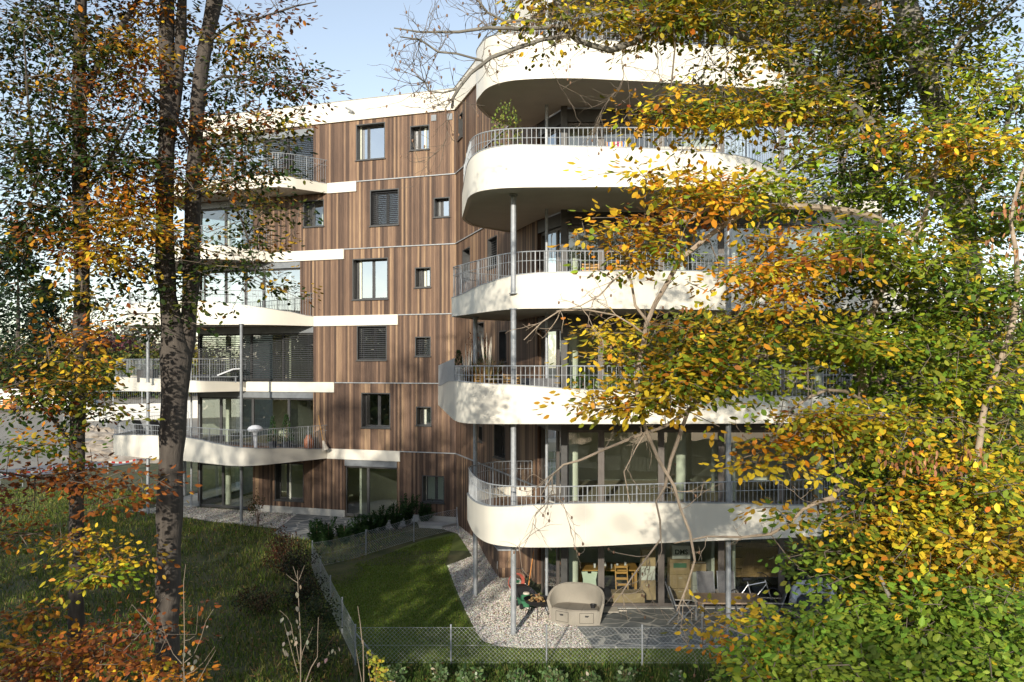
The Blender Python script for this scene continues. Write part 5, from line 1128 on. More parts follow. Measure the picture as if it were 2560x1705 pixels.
B4 = [(2165, 850, Z_, 14), (2050, 868, 10.3, 14), (1940, 880, 10, 14), (1850, 913, 9.8, 13), (1777, 971, 9.6, 13), (1720, 1028, 9.5, 12), (1662, 1066, 9.4, 9), (1586, 1093, 9.3, 8), (1509, 1124, 9.2, 7), (1452, 1150, 9.2, 6), (1408, 1162, 9.1, 5), (1380, 1190, 9.1, 4), (1352, 1240, 9, 2.5)]
B5 = [(1720, 1028, 9.5, 10), (1700, 1086, 9.4, 10), (1677, 1150, 9.3, 9), (1663, 1216, 9.3, 8), (1640, 1254, 9.2, 6), (1650, 1300, 9.2, 5), (1652, 1347, 9.2, 5), (1621, 1389, 9.1, 5), (1582, 1440, 9.1, 4), (1555, 1482, 9, 3.5), (1530, 1515, 9, 2)]
B6 = [(1616, 800, 9.4, 7), (1588, 764, 9.4, 7), (1578, 703, 9.3, 6.5), (1562, 677, 9.3, 7), (1535, 700, 9.2, 4), (1500, 738, 9.2, 3.5), (1450, 765, 9.1, 3), (1390, 778, 9.1, 2)]
B7 = [(1610, 835, 9.4, 5), (1585, 815, 9.3, 4.5), (1540, 788, 9.3, 4), (1470, 775, 9.2, 4), (1400, 776, 9.2, 3.5), (1355, 805, 9.1, 3), (1310, 850, 9.1, 2)]
B8 = [(2158, 1000, Z_, 9), (2112, 978, 10.3, 8), (2066, 975, 10.1, 8), (2020, 994, 10, 7), (1974, 1028, 9.9, 6), (1944, 1074, 9.8, 5), (1905, 1130, 9.7, 4), (1840, 1150, 9.6, 2.5)]
B9 = [(2530, 2100, 9.8, 24), (2480, 1700, 9.8, 22), (2430, 1300, 9.8, 18), (2450, 1100, 9.8, 16), (2470, 980, 9.8, 15), (2525, 837, 9.8, 15), (2544, 722, 9.8, 14), (2540, 626, 9.8, 12), (2525, 550, 9.8, 10), (2560, 420, 9.8, 8)]
B10 = [(1616, 1078, 9.3, 6), (1590, 1120, 9.2, 4), (1560, 1180, 9.2, 3), (1575, 1260, 9.1, 2)]
bl = [(1590,430,150,50,115,9.2,10.4,ORG),(1745,415,110,55,85,9.3,10.6,YGR),(1460,530,75,48,44,9,9.8,ORG),(1430,585,45,20,12,9,9.5,ORG),(1790,600,115,72,125,9.1,10.2,ORG),(1500,590,25,25,8,9,9.4,YGR),
 (2000,575,180,75,200,9.4,11,YGR),(2210,640,140,80,150,9.5,11.5,GRN),(1900,540,90,30,30,9.4,10.4,YGR),(1770,690,70,30,26,9.1,9.8,ORG),
 (1470,790,140,40,72,9,10,GLD),(1690,770,170,52,140,9.1,10.4,OGL),(1850,785,180,72,200,9.2,10.8,YGR),(1640,850,170,40,100,9.0,10,YGR),(1450,880,105,55,75,9,9.8,GLD),(1410,935,55,20,16,9,9.4,ORG),(1580,880,120,30,50,9.2,10,OGL),
 (2000,690,190,65,150,10,12,DKG),(2200,760,160,90,190,9.6,11.5,YGR),(2060,790,120,40,60,9.4,10.5,GRN),
 (1880,960,85,50,70,9.1,9.9,ORG),(1770,1055,55,25,16,9.1,9.7,ORG),(1960,990,60,60,40,9.3,10.2,GLD),(1820,1000,60,40,20,9.1,9.8,ORG),
 (2060,880,130,65,110,9.6,11.5,GRN),(2250,900,110,90,140,9.4,11,YGR),(2110,1010,140,70,120,9.2,10.6,GLD),(2280,1060,80,90,100,9,10.5,YGR),(2030,1080,120,60,100,9.5,11,GRN),(2150,1110,100,55,36,9,10,ORG),
 (1890,1180,90,22,42,9.2,10,OGL),(2060,1180,90,60,80,9,10.3,GLD),(2240,1190,130,110,240,8.6,10,GLD),(2100,1290,120,60,100,8.6,9.8,GLD),(2280,1330,90,80,130,8.6,9.8,GLD),(2000,1290,110,60,110,9.3,10.6,DKG),(1930,1290,90,26,40,9.2,10,GRN),
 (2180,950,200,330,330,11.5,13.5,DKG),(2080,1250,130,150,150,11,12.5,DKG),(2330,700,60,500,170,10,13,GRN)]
bl = [(a_+.06*c_, b_, c_*.9, d_*.95, e_*.84, *r_) for a_, b_, c_, d_, e_, *r_ in bl]
treeB, linesB = big_tree('beech_tree', 'slim young beech with crooked pale branches hanging before the right balconies', [B0, B1, B2, B3, B4, B5, B6, B7, B8, B9, B10], bl, bark='paletwig', boost=1.0)
# ---- bottom right: low green beech
C0 = [(2330, 2400, 8.6, 30), (2320, 2000, 8.6, 26), (2290, 1700, 8.6, 20), (2250, 1550, 8.6, 14), (2200, 1440, 8.6, 8)]
C1 = [(2310, 1850, 8.6, 14), (2100, 1700, 8.5, 12), (1950, 1620, 8.5, 8), (1820, 1570, 8.5, 4), (1760, 1545, 8.5, 3)]
C2 = [(2300, 1760, 8.6, 14), (2400, 1640, 8.4, 10), (2480, 1520, 8.3, 6)]
C3 = [(2310, 1850, 8.6, 12), (2120, 1760, 8.2, 10), (1950, 1700, 8, 6), (1840, 1680, 8, 3)]
bl = [(2120,1425,150,80,230,8.0,9.6,GRN),(2270,1440,110,110,200,7.8,9.4,GRN),(1900,1440,100,24,80,8.2,9.2,GRN),(1720,1437,75,9,26,8.3,9,GLD),(1800,1500,90,22,46,8.0,8.9,GRN),(1960,1530,240,45,260,7.6,8.8,GRN),(1790,1552,60,14,18,7.8,8.4,YGR),(2210,1540,190,50,240,7.4,8.8,GRN),
 (2060,1600,300,80,200,7.4,9,GRN),(1670,1462,25,6,5,8.3,8.6,ORG),(2050,1480,260,120,200,9.4,10.6,DKG),(1640,1375,14,20,0,8.5,8.8,ORG)]
BG = [(3, (.12, .20, .025)), (4, (.19, .29, .035)), (3, (.27, .35, .045)), (.5, ygreen), (.3, yellow)]
bl = [(b_[0]+12, b_[1]+4, b_[2]*.94, *b_[3:7], BG if b_[7] is GRN else b_[7]) for b_ in bl]
treeC, linesC = big_tree('young_beech', 'low spreading young beech with fresh green leaves in the bottom right corner', [C0, C1, C2, C3], bl, leaf=.080, rad=.22)
# ---- left trees
T1 = [(182, 2140, 11.5, 40), (186, 1900, 11.5, 38), (190, 1600, 11.5, 37), (192, 1200, 11.5, 36), (196, 1000, 11.5, 36), (203, 850, 11.5, 38), (205, 650, 11.5, 37), (200, 450, 11.5, 35), (198, 250, 11.5, 33), (200, 80, 11.5, 30), (205, -100, 11.5, 26), (200, -400, 11.5, 18)]
T1b = [(200, 260, 11.5, 20), (232, 190, 11.6, 18), (265, 120, 11.7, 16), (320, 40, 11.8, 12), (380, -60, 12, 8)]
T1c = [(196, 1140, 11.5, 14), (150, 1070, 11.2, 11), (105, 1010, 11, 9), (60, 940, 10.8, 6), (20, 900, 10.6, 4)]
T1d = [(195, 1250, 11.5, 10), (140, 1200, 11, 8), (60, 1190, 10.6, 6), (0, 1180, 10.3, 4)]
T1e = [(192, 1720, 11.5, 12), (240, 1640, 11.0, 9), (310, 1600, 10.6, 6), (380, 1580, 10.3, 3)]
T1f = [(200, 600, 11.5, 12), (130, 520, 11.2, 10), (90, 420, 11, 8), (70, 250, 10.8, 6), (60, 80, 10.6, 4)]
T1g = [(200, 500, 11.5, 12), (270, 400, 11.2, 9), (330, 300, 11, 6)]
T1h = [(196, 1450, 11.5, 8), (220, 1410, 11.2, 6), (270, 1390, 11, 3)]
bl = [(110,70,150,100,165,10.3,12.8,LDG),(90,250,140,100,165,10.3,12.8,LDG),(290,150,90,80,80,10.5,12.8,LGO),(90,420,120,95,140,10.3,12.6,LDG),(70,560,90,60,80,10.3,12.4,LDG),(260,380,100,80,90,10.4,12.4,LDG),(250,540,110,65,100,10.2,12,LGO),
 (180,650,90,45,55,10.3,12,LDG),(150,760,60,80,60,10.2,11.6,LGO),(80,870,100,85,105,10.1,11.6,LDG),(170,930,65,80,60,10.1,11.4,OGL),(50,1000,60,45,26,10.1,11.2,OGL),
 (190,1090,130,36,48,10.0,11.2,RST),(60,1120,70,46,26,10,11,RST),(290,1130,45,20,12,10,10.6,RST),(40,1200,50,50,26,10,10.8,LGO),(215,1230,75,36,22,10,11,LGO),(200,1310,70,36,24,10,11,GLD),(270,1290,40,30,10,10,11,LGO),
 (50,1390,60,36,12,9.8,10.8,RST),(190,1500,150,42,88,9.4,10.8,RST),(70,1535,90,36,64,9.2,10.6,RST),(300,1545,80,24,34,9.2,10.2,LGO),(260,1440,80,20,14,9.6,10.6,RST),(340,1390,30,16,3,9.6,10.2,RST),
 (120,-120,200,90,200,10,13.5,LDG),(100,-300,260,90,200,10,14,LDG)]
treeL1, _ = big_tree('beech_tree', 'dark slender beech at the far left with rust and gold leaves along its trunk', [T1, T1b, T1c, T1d, T1e, T1f, T1g, T1h], bl, bark='darkbark', leaf=.078, boost=1.6)
T2 = [(398, 2070, 12, 66), (412, 1850, 12, 60), (418, 1705, 12, 58), (420, 1500, 12, 59), (426, 1200, 12, 62), (436, 1000, 12, 66), (440, 900, 12, 72), (432, 820, 12, 56), (420, 740, 12, 48), (413, 640, 12, 45), (412, 500, 12, 43), (416, 380, 12, 42), (421, 250, 12, 40), (416, 100, 12, 37), (418, -80, 12, 32), (400, -400, 12, 22)]
T2b = [(452, 930, 12.05, 40), (466, 850, 12.1, 42), (473, 780, 12.1, 41), (479, 680, 12.1, 43), (481, 550, 12.1, 43), (486, 420, 12.1, 38), (495, 250, 12.1, 36), (512, 120, 12.1, 37), (537, 0, 12.1, 36), (555, -150, 12.1, 30), (600, -400, 12.2, 20)]
T2c = [(416, 400, 12, 24), (438, 260, 12, 26), (450, 120, 12, 26), (458, -60, 12, 22)]
T2d = [(500, 230, 12.1, 8), (560, 190, 11.8, 7), (620, 200, 11.5, 6), (690, 215, 11.2, 5), (750, 212, 11, 3)]
T2e = [(515, 110, 12.1, 9), (580, 60, 11.8, 7), (650, 45, 11.5, 6), (740, 15, 11.2, 4), (790, 5, 11, 2.5)]
T2f = [(484, 500, 12.1, 9), (540, 470, 11.7, 8), (590, 520, 11.4, 6), (620, 600, 11.2, 4), (640, 690, 11, 3)]
T2g = [(484, 380, 12.1, 9), (440, 300, 11.6, 9), (360, 220, 11.2, 8), (300, 170, 10.9, 6)]
T2h = [(415, 450, 12, 9), (350, 460, 11.5, 8), (290, 520, 11.2, 6), (250, 600, 11, 4)]
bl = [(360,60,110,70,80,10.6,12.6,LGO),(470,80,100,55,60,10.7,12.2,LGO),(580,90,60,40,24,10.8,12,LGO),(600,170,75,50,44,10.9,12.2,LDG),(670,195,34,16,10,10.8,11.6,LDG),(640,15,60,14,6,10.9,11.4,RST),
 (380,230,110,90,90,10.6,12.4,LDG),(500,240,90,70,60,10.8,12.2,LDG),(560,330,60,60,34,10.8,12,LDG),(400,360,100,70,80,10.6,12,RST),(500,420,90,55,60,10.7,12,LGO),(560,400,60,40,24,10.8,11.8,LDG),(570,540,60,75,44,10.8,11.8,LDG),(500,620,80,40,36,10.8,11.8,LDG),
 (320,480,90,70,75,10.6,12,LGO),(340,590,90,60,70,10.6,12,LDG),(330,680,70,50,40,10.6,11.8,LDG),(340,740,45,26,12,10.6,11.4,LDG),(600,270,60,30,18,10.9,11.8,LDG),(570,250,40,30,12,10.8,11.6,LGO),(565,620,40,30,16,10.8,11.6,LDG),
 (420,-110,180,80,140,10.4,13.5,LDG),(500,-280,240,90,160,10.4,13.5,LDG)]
bl = [(a_, b_, c_, d_, e_*(.8 if 330 < a_ < 530 else 1), 11.9 if 330 < a_ < 530 and b_ > -50 else f_, 13.6 if 330 < a_ < 530 else g_, h_) for a_, b_, c_, d_, e_, f_, g_, h_ in bl]
treeL2, _ = big_tree('twin_stemmed_tree', 'dark rough barked tree that forks into two stems in front of the left balconies', [T2, T2b, T2c, T2d, T2e, T2f, T2g, T2h], bl, bark='darkbark', leaf=.078, boost=1.3)
# ---- bare twigs with beech mast on the long limb
def twigs(parent, name, starts, m='twig', L0=.5, pods=True, r0=.0042, depth=2, down=0.0):
    q = MB(); pd = []; off_ = Vector(parent.location)
    def grow(p, d, L, r, lev):
        n = max(3, int(L/.07)); pts = [p.copy()]; d = d.normalized()
        for i in range(n):
            d = (d+Vector(rng.normal(size=3)*.22)+Vector((0, 0, .05-down))).normalized(); p = p+d*(L/n); pts.append(p.copy())
            if lev < depth and random.random() < .42:
                dd = (d+Vector(rng.normal(size=3)*.7)).normalized(); grow(p, dd, L*random.uniform(.3, .6), r*.72, lev+1)
        q.tube([v-off_ for v in pts], [r*(1-.65*i/(len(pts)-1)) for i in range(len(pts))], 4, cap=False)
        if pods and random.random() < .16: pd.append(p-off_)
    for (p, d, L) in starts: grow(Vector(p), Vector(d), L, r0, 0)
    sub(q, name, M[m], parent)
    if pd:
        s = MB()
        for p in pd: s.tube([p+Vector((0, 0, .014)), p+Vector((0, 0, .006)), p-Vector((0, 0, .012)), p-Vector((0, 0, .022))], [.004, .011, .010, .003], 6)
        sub(s, 'beech_mast', M['deck'], parent)
def starts_on(lines, ids, n, L, ymin=-1, dz=0, f0=.2, f1=1):
    out = []
    for i in ids:
        l = lines[i]
        for _ in range(n):
            k = int(len(l)*random.uniform(f0, f1)); k = min(k, len(l)-2); t = l[k+1][:3]-l[k][:3]; t = t/np.linalg.norm(t); d = t*.6+rng.normal(size=3)*.7+np.array([0, 0, dz]); out.append((l[k][:3], d, L*random.uniform(.5, 1.3)))
    return out
twigs(treeA, 'bare_twigs', starts_on(linesA, [1], 34, .55, f0=.62)+starts_on(linesA, [2, 3, 4, 6], 15, .55, f0=.1)+starts_on(linesA, [2], 12, .7, dz=-1.0, f0=.0), r0=.0050)
twigs(treeA, 'hanging_twigs', starts_on(linesA, [1], 9, 1.2, dz=-1.6, f0=.45, f1=.7), r0=.0055, down=.12)
twigs(treeB, 'bare_twigs', starts_on(linesB, [1, 2, 4, 5, 6, 7, 8], 7, .42, f0=.25), 'paletwig', r0=.0050)
twigs(treeB, 'hanging_twigs', starts_on(linesB, [2, 4, 5], 3, .8, dz=-1.3, f0=.5), 'paletwig', r0=.0055, down=.1)
twigs(treeB, 'bare_twigs', starts_on(linesB, [0, 9], 22, .7, f0=.3), 'paletwig', r0=.0055)
twigs(treeL2, 'bare_twigs', starts_on(_, [3, 4, 5], 12, .45, f0=.4), r0=.0042)
# withered brown leaves hanging in bunches at the right
def bunch(parent, spots, name='withered_leaves'):
    off_ = np.array(parent.location); ps = []
    for x, y, Y, w_, n in spots:
        c = np.array(P(x*1.0875, y*1.0875, Y)); ps.append(c+rng.normal(size=(n, 3))*np.array([w_, .1, w_*.4]))
    p = np.concatenate(ps)-off_; N = len(p); leaf_mesh(name, p, unit(N)*.35+np.array([0, 0, -1]), unit(N)*.8+np.array([0, -1, 0]), rng.uniform(.055, .085, N), pal(N, [(3, (.38, .17, .08)), (2, (.28, .12, .055)), (1, (.46, .26, .13))]), parent, .42)
bunch(treeB, [(2075,1050,9.0,.20,34),(2170,1060,9.0,.16,24),(2230,1040,9.0,.12,16),(2320,480,9.6,.12,26),(2330,580,9.6,.1,14),(2130,1075,9.0,.1,12),(2300,560,9.6,.1,10),(1570,705,9.2,.02,3),(1830,330,10,.1,5)])
# ---- dry shoots in the left foreground
def shoots(name, label, lines, Y, leafspots=(), lcol=None, group=None, wpx=3.6):
    x0, y0 = lines[0][-1]; base = P(x0, y0, Y); e = empty(name, label, 'sapling', (base.x, base.y, gh_(base.x, base.y)), 0, group); off_ = Vector(e.location)
    for i, l in enumerate(lines):
        l = list(l)[::-1]; pts = [P(x, y, Y+.12*(i % 3)) for x, y in l]
        if i == 0: pts = [Vector((pts[0].x+.05, pts[0].y, off_.z))]+pts
        n = len(pts); q = MB(); r0 = (wpx if i == 0 else wpx*.6)/2/FPX*Y; d = cat_rom([(*p, r0*(1.6 if (i == 0 and k == 0) else 1-.6*k/(n-1))) for k, p in enumerate(pts)], .12)
        q.tube([Vector(p[:3])-off_ for p in d], [float(p[3]) for p in d], 6); sub(q, 'stem' if i == 0 else 'shoot', M['drytwig'], e, smooth=True)
    if len(leafspots):
        ps = np.array([np.array(P(x, y, Y-.03)) for x, y in leafspots])-np.array(off_); N = len(ps)
        leaf_mesh('withered_leaves', ps, unit(N)*.5+np.array([0, 0, -1]), unit(N)*.7+np.array([0, -1, 0]), rng.uniform(.035, .065, N), pal(N, lcol or [(1, (.24, .21, .17)), (1, (.16, .14, .115))], .2), e, .6)
    return e
def zc(l): return [(400+x/3.925, 1380+y/3.925) for x, y in l]
ls1 = zc([(240, 920), (230, 980), (300, 960), (350, 1010), (290, 1080), (325, 1110), (215, 1130), (470, 720), (285, 990), (215, 1200), (360, 1050), (250, 1230)])
shoots('bare_sapling', 'thin pale dry shoots rising just right of the forked trunk, bottom left', [zc([(252, 120), (232, 300), (236, 600), (240, 900), (230, 1080), (240, 1276)]), zc([(525, 560), (450, 680), (400, 850), (330, 1010), (240, 1085)]), zc([(540, 925), (430, 1080), (330, 1170), (260, 1200)]), zc([(550, 960), (460, 1110), (370, 1276)]), zc([(10, 660), (60, 850), (130, 1000), (215, 1095)]), zc([(340, 825), (290, 860), (240, 870)])], 8.6, ls1, group='dry pale saplings in the lower left')
ls2 = zc([(1340, 390), (1342, 420), (1375, 320), (1340, 530), (1335, 660), (1360, 720), (1250, 780), (1285, 770), (1300, 840), (1205, 940), (1230, 960), (1245, 985), (1330, 830), (1345, 870), (1450, 860), (1440, 915), (1205, 645), (1290, 860), (1220, 880), (1210, 640)])
shoots('bare_sapling', 'tallest dry pale sapling with crisp withered leaves, left of the wire fence', [zc([(1350, 180), (1352, 300), (1365, 560), (1375, 760), (1385, 1000), (1380, 1276)]), zc([(1305, 138), (1345, 260)]), zc([(1418, 130), (1365, 270)]), zc([(1235, 215), (1300, 270), (1355, 305)]), zc([(1175, 572), (1250, 640), (1290, 720), (1300, 800), (1340, 930), (1370, 1100)]), zc([(1218, 700), (1260, 850), (1300, 1000), (1350, 1180)]), zc([(1500, 735), (1450, 850), (1400, 980), (1380, 1080)])], 8.4, ls2, group='dry pale saplings in the lower left')
shoots('bare_sapling', 'bent bare shoot between the tallest dry sapling and the fence', [zc([(1555, 640), (1548, 800), (1545, 1030), (1480, 1140), (1430, 1276)]), zc([(1515, 1205), (1470, 1276)])], 8.4, zc([(1570, 1080), (1700, 950), (1750, 930), (1715, 970), (1640, 1040), (1660, 980)]), group='dry pale saplings in the lower left')
shoots('bare_sapling', 'pair of thin upright pale shoots near the front corner post of the fence', [zc([(1940, 530), (1965, 700), (1985, 900), (2000, 1276)]), zc([(1925, 950), (1945, 1080), (1980, 1276)])], 8.2, group='dry pale saplings in the lower left')
e = empty('small_bush', 'small shrub tip with yellow green leaves at the bottom, right of the thin shoots', 'shrub', (-1.55, 8.0, 0)); q = MB()
tip = zc([(2025, 985), (2070, 960), (2110, 1080), (2180, 1200)]); yb = []
for (x, y) in tip: p = P(x, y, 8.0); q.tube([Vector((0, 0, 0)), Vector((.05, 0, 2.4)), Vector((p.x+1.6, .0, p.z-.35)), Vector((p.x+1.55, p.y-8, p.z))], [.012, .008, .004, .002], 5)
sub(q, 'stem', M['twig'], e)
pts = []
for k in range(120):
    t = random.random()**.8; x = 2050+150*t+random.gauss(0, 22+30*t); y = 980+330*t+random.gauss(0, 18); p = P(400+x/3.925, 1380+y/3.925, 8.0+random.gauss(0, .08)); pts.append((p.x+1.55, p.y-8.0, p.z))
leaf_mesh('foliage', np.array(pts), unit(120)+np.array([.3, 0, .2]), unit(120)+np.array([0, -.4, 1]), rng.uniform(.035, .06, 120), pal(120, [(2, (.4, .38, .05)), (2, (.25, .3, .04)), (1, (.5, .3, .05))]), e)

# ================================================================ BACKGROUND
def far_tree(label, x, y, h, w_, ch, N=1800, leaf=.55, name='background_tree', cat='tree', trunkc='darkbark', conif=False, z0=None, group='trees beyond the building site', shell=.35):
    z0 = gh_(x, y) if z0 is None else z0; e = empty(name, label, cat, (x, y, z0-.1), 0, group); q = MB(); q.tube([(0, 0, 0), (.1, 0, h*.45), (0, .1, h*.85)], [w_*.05+.05, w_*.035+.03, .02], 7); sub(q, 'trunk', M[trunkc], e)
    if conif:
        t = rng.uniform(0, 1, N)**.8; a = rng.uniform(0, 6.28, N); lay = .75+.25*np.sin(t*60); rr = w_*(1-t)**.85*lay*rng.uniform(.4, 1, N)+.1; p = np.stack([rr*np.cos(a), rr*np.sin(a), h*(.06+.94*t)-rr*.15], 1); d = np.stack([np.cos(a), np.sin(a), -.3+0*a], 1)+unit(N)*.4; leaf_mesh('crown', p, d, unit(N)*.6+np.array([0, 0, 1]), rng.uniform(leaf*.7, leaf*1.3, N), pal(N, ch), e, .5, 'needle')
    else:
        nb = 26; cc = unit(nb)*np.array([w_, w_, h*.42])*rng.uniform(.35, .95, (nb, 1))+np.array([0, 0, h*.56]); i = rng.integers(0, nb, N); p = cc[i]+rng.normal(size=(N, 3))*w_*.2; p[:, 2] = np.abs(p[:, 2])
        q = MB()
        for c in cc: q.tube([(0, 0, h*.25), Vector(c)*.6+Vector((0, 0, h*.12)), Vector(c)], [w_*.02+.02, w_*.012+.01, .01], 4, cap=False)
        sub(q, 'limbs', M[trunkc], e); leaf_mesh('crown', p, unit(N), unit(N)+np.array([0, -.3, .5]), rng.uniform(leaf*.7, leaf*1.3, N), pal(N, ch, .3), e, .8, 'leaf')
    return e
FY = [(2, (.22, .2, .04)), (2, (.12, .13, .03)), (1, (.35, .28, .06))]; FG = [(3, (.06, .085, .025)), (2, (.09, .11, .03))]; FB_ = [(2, (.16, .13, .10)), (1, (.22, .17, .13))]; FR = [(2, (.12, .04, .05)), (1, (.17, .07, .08))]; FC = [(3, (.018, .035, .018)), (1, (.03, .05, .025))]
def fx(xv, Y): return (xv*1.0875-1280)/FPX*Y
for i, (xv, Y, h, w_, ch, cn, lab) in enumerate([
 (40,112,24,6.5,FC,1,'tall dark conifer at the far left edge beyond the building site'),(-30,118,27,7,FC,1,'dark conifer half outside the left edge of the picture'),(105,120,17,5,FC,1,'shorter dark conifer right of the tall one at the left edge'),
 (150,132,9,6,FB_,0,'greyish brown bare crowned tree behind the yellow bushes'),(110,126,6.5,5,FY,0,'yellow green bush left of the thin lamp mast'),(185,124,7,5,FY,0,'yellow bush behind the dark slender trunk'),(60,122,5,6,FG,0,'dark green bush left behind the construction fence'),
 (255,130,10,5,FR,0,'burgundy red tree beyond the construction fence'),(300,128,7,5,FY,0,'golden bush right of the burgundy tree'),(235,124,5.5,5,FG,0,'low green bush under the burgundy tree'),(340,134,11,6,FB_,0,'bare grey brown tree behind the left balconies'),(290,140,12,5,FB_,0,'pinkish grey bare tree above the golden bush'),
 (370,126,6,6,FG,0,'green bush seen between the forked trunk and the balconies'),(420,130,8,6,FY,0,'yellow bush right behind the forked trunk'),(450,138,10,6,FB_,0,'bare tree partly hidden by the left balcony columns'),(90,150,19,8,FC,0,'broad dark tree far behind the yellow bushes'),(200,155,15,9,FB_,0,'large grey brown tree far behind the slender dark trunk'),(330,152,14,8,FG,0,'dark green tree far behind the left balconies'),(20,130,8,6,FB_,0,'brownish tree in front of the tall conifer'),(-20,120,6,6,FG,0,'green bush at the left edge behind the fence')]):
    far_tree(lab, fx(xv, Y), Y, h, w_, ch, 2600 if cn else 1700, .7 if cn else .5, conif=bool(cn))
for (x, y, h, w_, ch, lab) in [(22, 46, 13, 5, FB_, 'bare brown tree right behind the building'), (29, 50, 12, 5.5, FG, 'green tree behind the building at the right edge'), (37, 58, 14, 6, FY, 'yellowing tree far right behind the building'), (17, 60, 9, 4, FY, 'small golden tree close behind the right end of the building'), (25, 38, 5, 4, FG, 'low green bush right of the building'), (18, 33, 4, 3.2, FG, 'dense green bush at the right building corner')]:
    far_tree(lab, x, y, h, w_, ch, 2600, .3, group='trees to the right behind the building')
# hedge line far off
N = 9000; x = rng.uniform(-110, -25, N); y = rng.uniform(134, 142, N); z = np.array([gh_(-60, 135)]*N)+rng.uniform(0, 1, N)**.8*(4.2+1.2*np.sin(x*.35)); o = leaf_mesh('hedgerow', np.stack([x, y, z], 1), unit(N), unit(N)+np.array([0, -.4, .5]), rng.uniform(.4, .8, N), pal(N, [(3, (.06, .08, .03)), (2, (.14, .12, .06)), (1, (.2, .17, .05))], .3), None, .8); tag(o, None, None, None, 'stuff')
N = 12000; x = rng.uniform(-260, 300, N); x = x[(x < -100) | (x > 30)]; N = len(x); y = rng.uniform(150, 175, N); z = 1.5+rng.uniform(0, 1, N)**.8*(9+3*np.sin(x*.13)+2*np.sin(x*.41)); o = leaf_mesh('distant_wood', np.stack([x, y, z], 1), unit(N), unit(N)+np.array([0, -.4, .5]), rng.uniform(1.2, 2.4, N), pal(N, [(3, (.05, .07, .03)), (2, (.12, .1, .06)), (1, (.2, .15, .05))], .3), None, .8); tag(o, None, None, None, 'stuff')
# construction site
def hz(x, y): return gh_(x, y)
cwall = MB()
for (a, b_, hh) in (((-46.5, 92), (-39, 95), 1.9), ((-39, 95), (-24, 101), 2.1)):
    a3 = Vector((a[0], a[1], hz(*a)-.3)); b3 = Vector((b_[0], b_[1], hz(*b_)-.3)); cwall.bar(a3+Vector((0, 0, hh/2)), b3+Vector((0, 0, hh/2)), .3, hh+.3)
M['sitewhite'] = mat('pale_concrete', (.62, .61, .57), .8, var=.06, scale=1)
o = cwall.build('concrete_wall', M['sitewhite']); tag(o, 'low pale concrete wall across the building site on the left', 'wall')
cf = empty('construction_fence', 'long row of mesh construction fence panels across the back of the building site', 'fence', (-52, 108, 0))
zf_ = hz(-52, 108)-.1
for i in range(13):
    a = Vector((-30+i*3.5, -3+i*.35, zf_)); b_ = Vector((-30+(i+1)*3.5-.1, -3+(i+1)*.35, zf_)); q = MB()
    q.tube([a, a+Vector((0, 0, 2.1))], .035, 6); q.tube([b_, b_+Vector((0, 0, 2.1))], .035, 6); q.tube([a+Vector((0, 0, 2.1)), b_+Vector((0, 0, 2.1))], .035, 6); q.tube([a+Vector((0, 0, .2)), b_+Vector((0, 0, .2))], .025, 6)
    for j in range(1, 14): t = j/14; p = a.lerp(b_, t); q.tube([p, p+Vector((0, 0, 2.1))], .009, 3, cap=False)
    sub(q, 'fence_panel', M['steel'], cf)
cf2 = empty('construction_fence', 'nearer mesh fence panels beside the pale concrete wall', 'fence', (-36, 80, hz(-36, 80)-.05))
for i in range(3):
    a = Vector((-6+i*3.5, 0+i*1.1, 0)); b_ = Vector((-6+(i+1)*3.5-.1, (i+1)*1.1, 0)); q = MB()
    for p in (a, b_): q.tube([p, p+Vector((0, 0, 2))], .03, 6)
    q.tube([a+Vector((0, 0, 2)), b_+Vector((0, 0, 2))], .03, 6); q.tube([a+Vector((0, 0, .15)), b_+Vector((0, 0, .15))], .03, 6)
    for j in range(1, 14): t = j/14; p = a.lerp(b_, t); q.tube([p, p+Vector((0, 0, 2))], .006, 3, cap=False)
    sub(q, 'fence_panel', M['steel'], cf2)
M['tapered'] = mat('barrier_red', (.55, .04, .03), .5); M['tapewhite'] = mat('barrier_white', (.75, .75, .72), .5, var=.02)
bt_ = empty('barrier_tape', 'red and white barrier tape strung on thin posts along the site edge', 'barrier tape', (-24, 50, 0)); pts = [(0, 1184), (57, 1179), (132, 1170), (200, 1163), (270, 1154), (340, 1149), (400, 1140)]
wp = [G(x, y, 1.15+.0) for x, y in pts]; ra, wb, ps_ = MB(), MB(), MB(); k = 0
for a, b_ in zip(wp[:-1], wp[1:]):
    n = 8
    for j in range(n):
        t0, t1 = j/n, (j+1)/n; s0, s1 = -.12*math.sin(math.pi*t0), -.12*math.sin(math.pi*t1); p0 = a.lerp(b_, t0)+Vector((24, -50, s0)); p1 = a.lerp(b_, t1)+Vector((24, -50, s1)); (ra if k % 2 else wb).bar(p0, p1, .012, .11); k += 1
    ps_.cyl(a.x+24, a.y-50, .2, 1.25, .02, 6)
sub(ra, 'red_band', M['tapered'], bt_); sub(wb, 'white_band', M['tapewhite'], bt_); sub(ps_, 'posts', M['steel'], bt_)
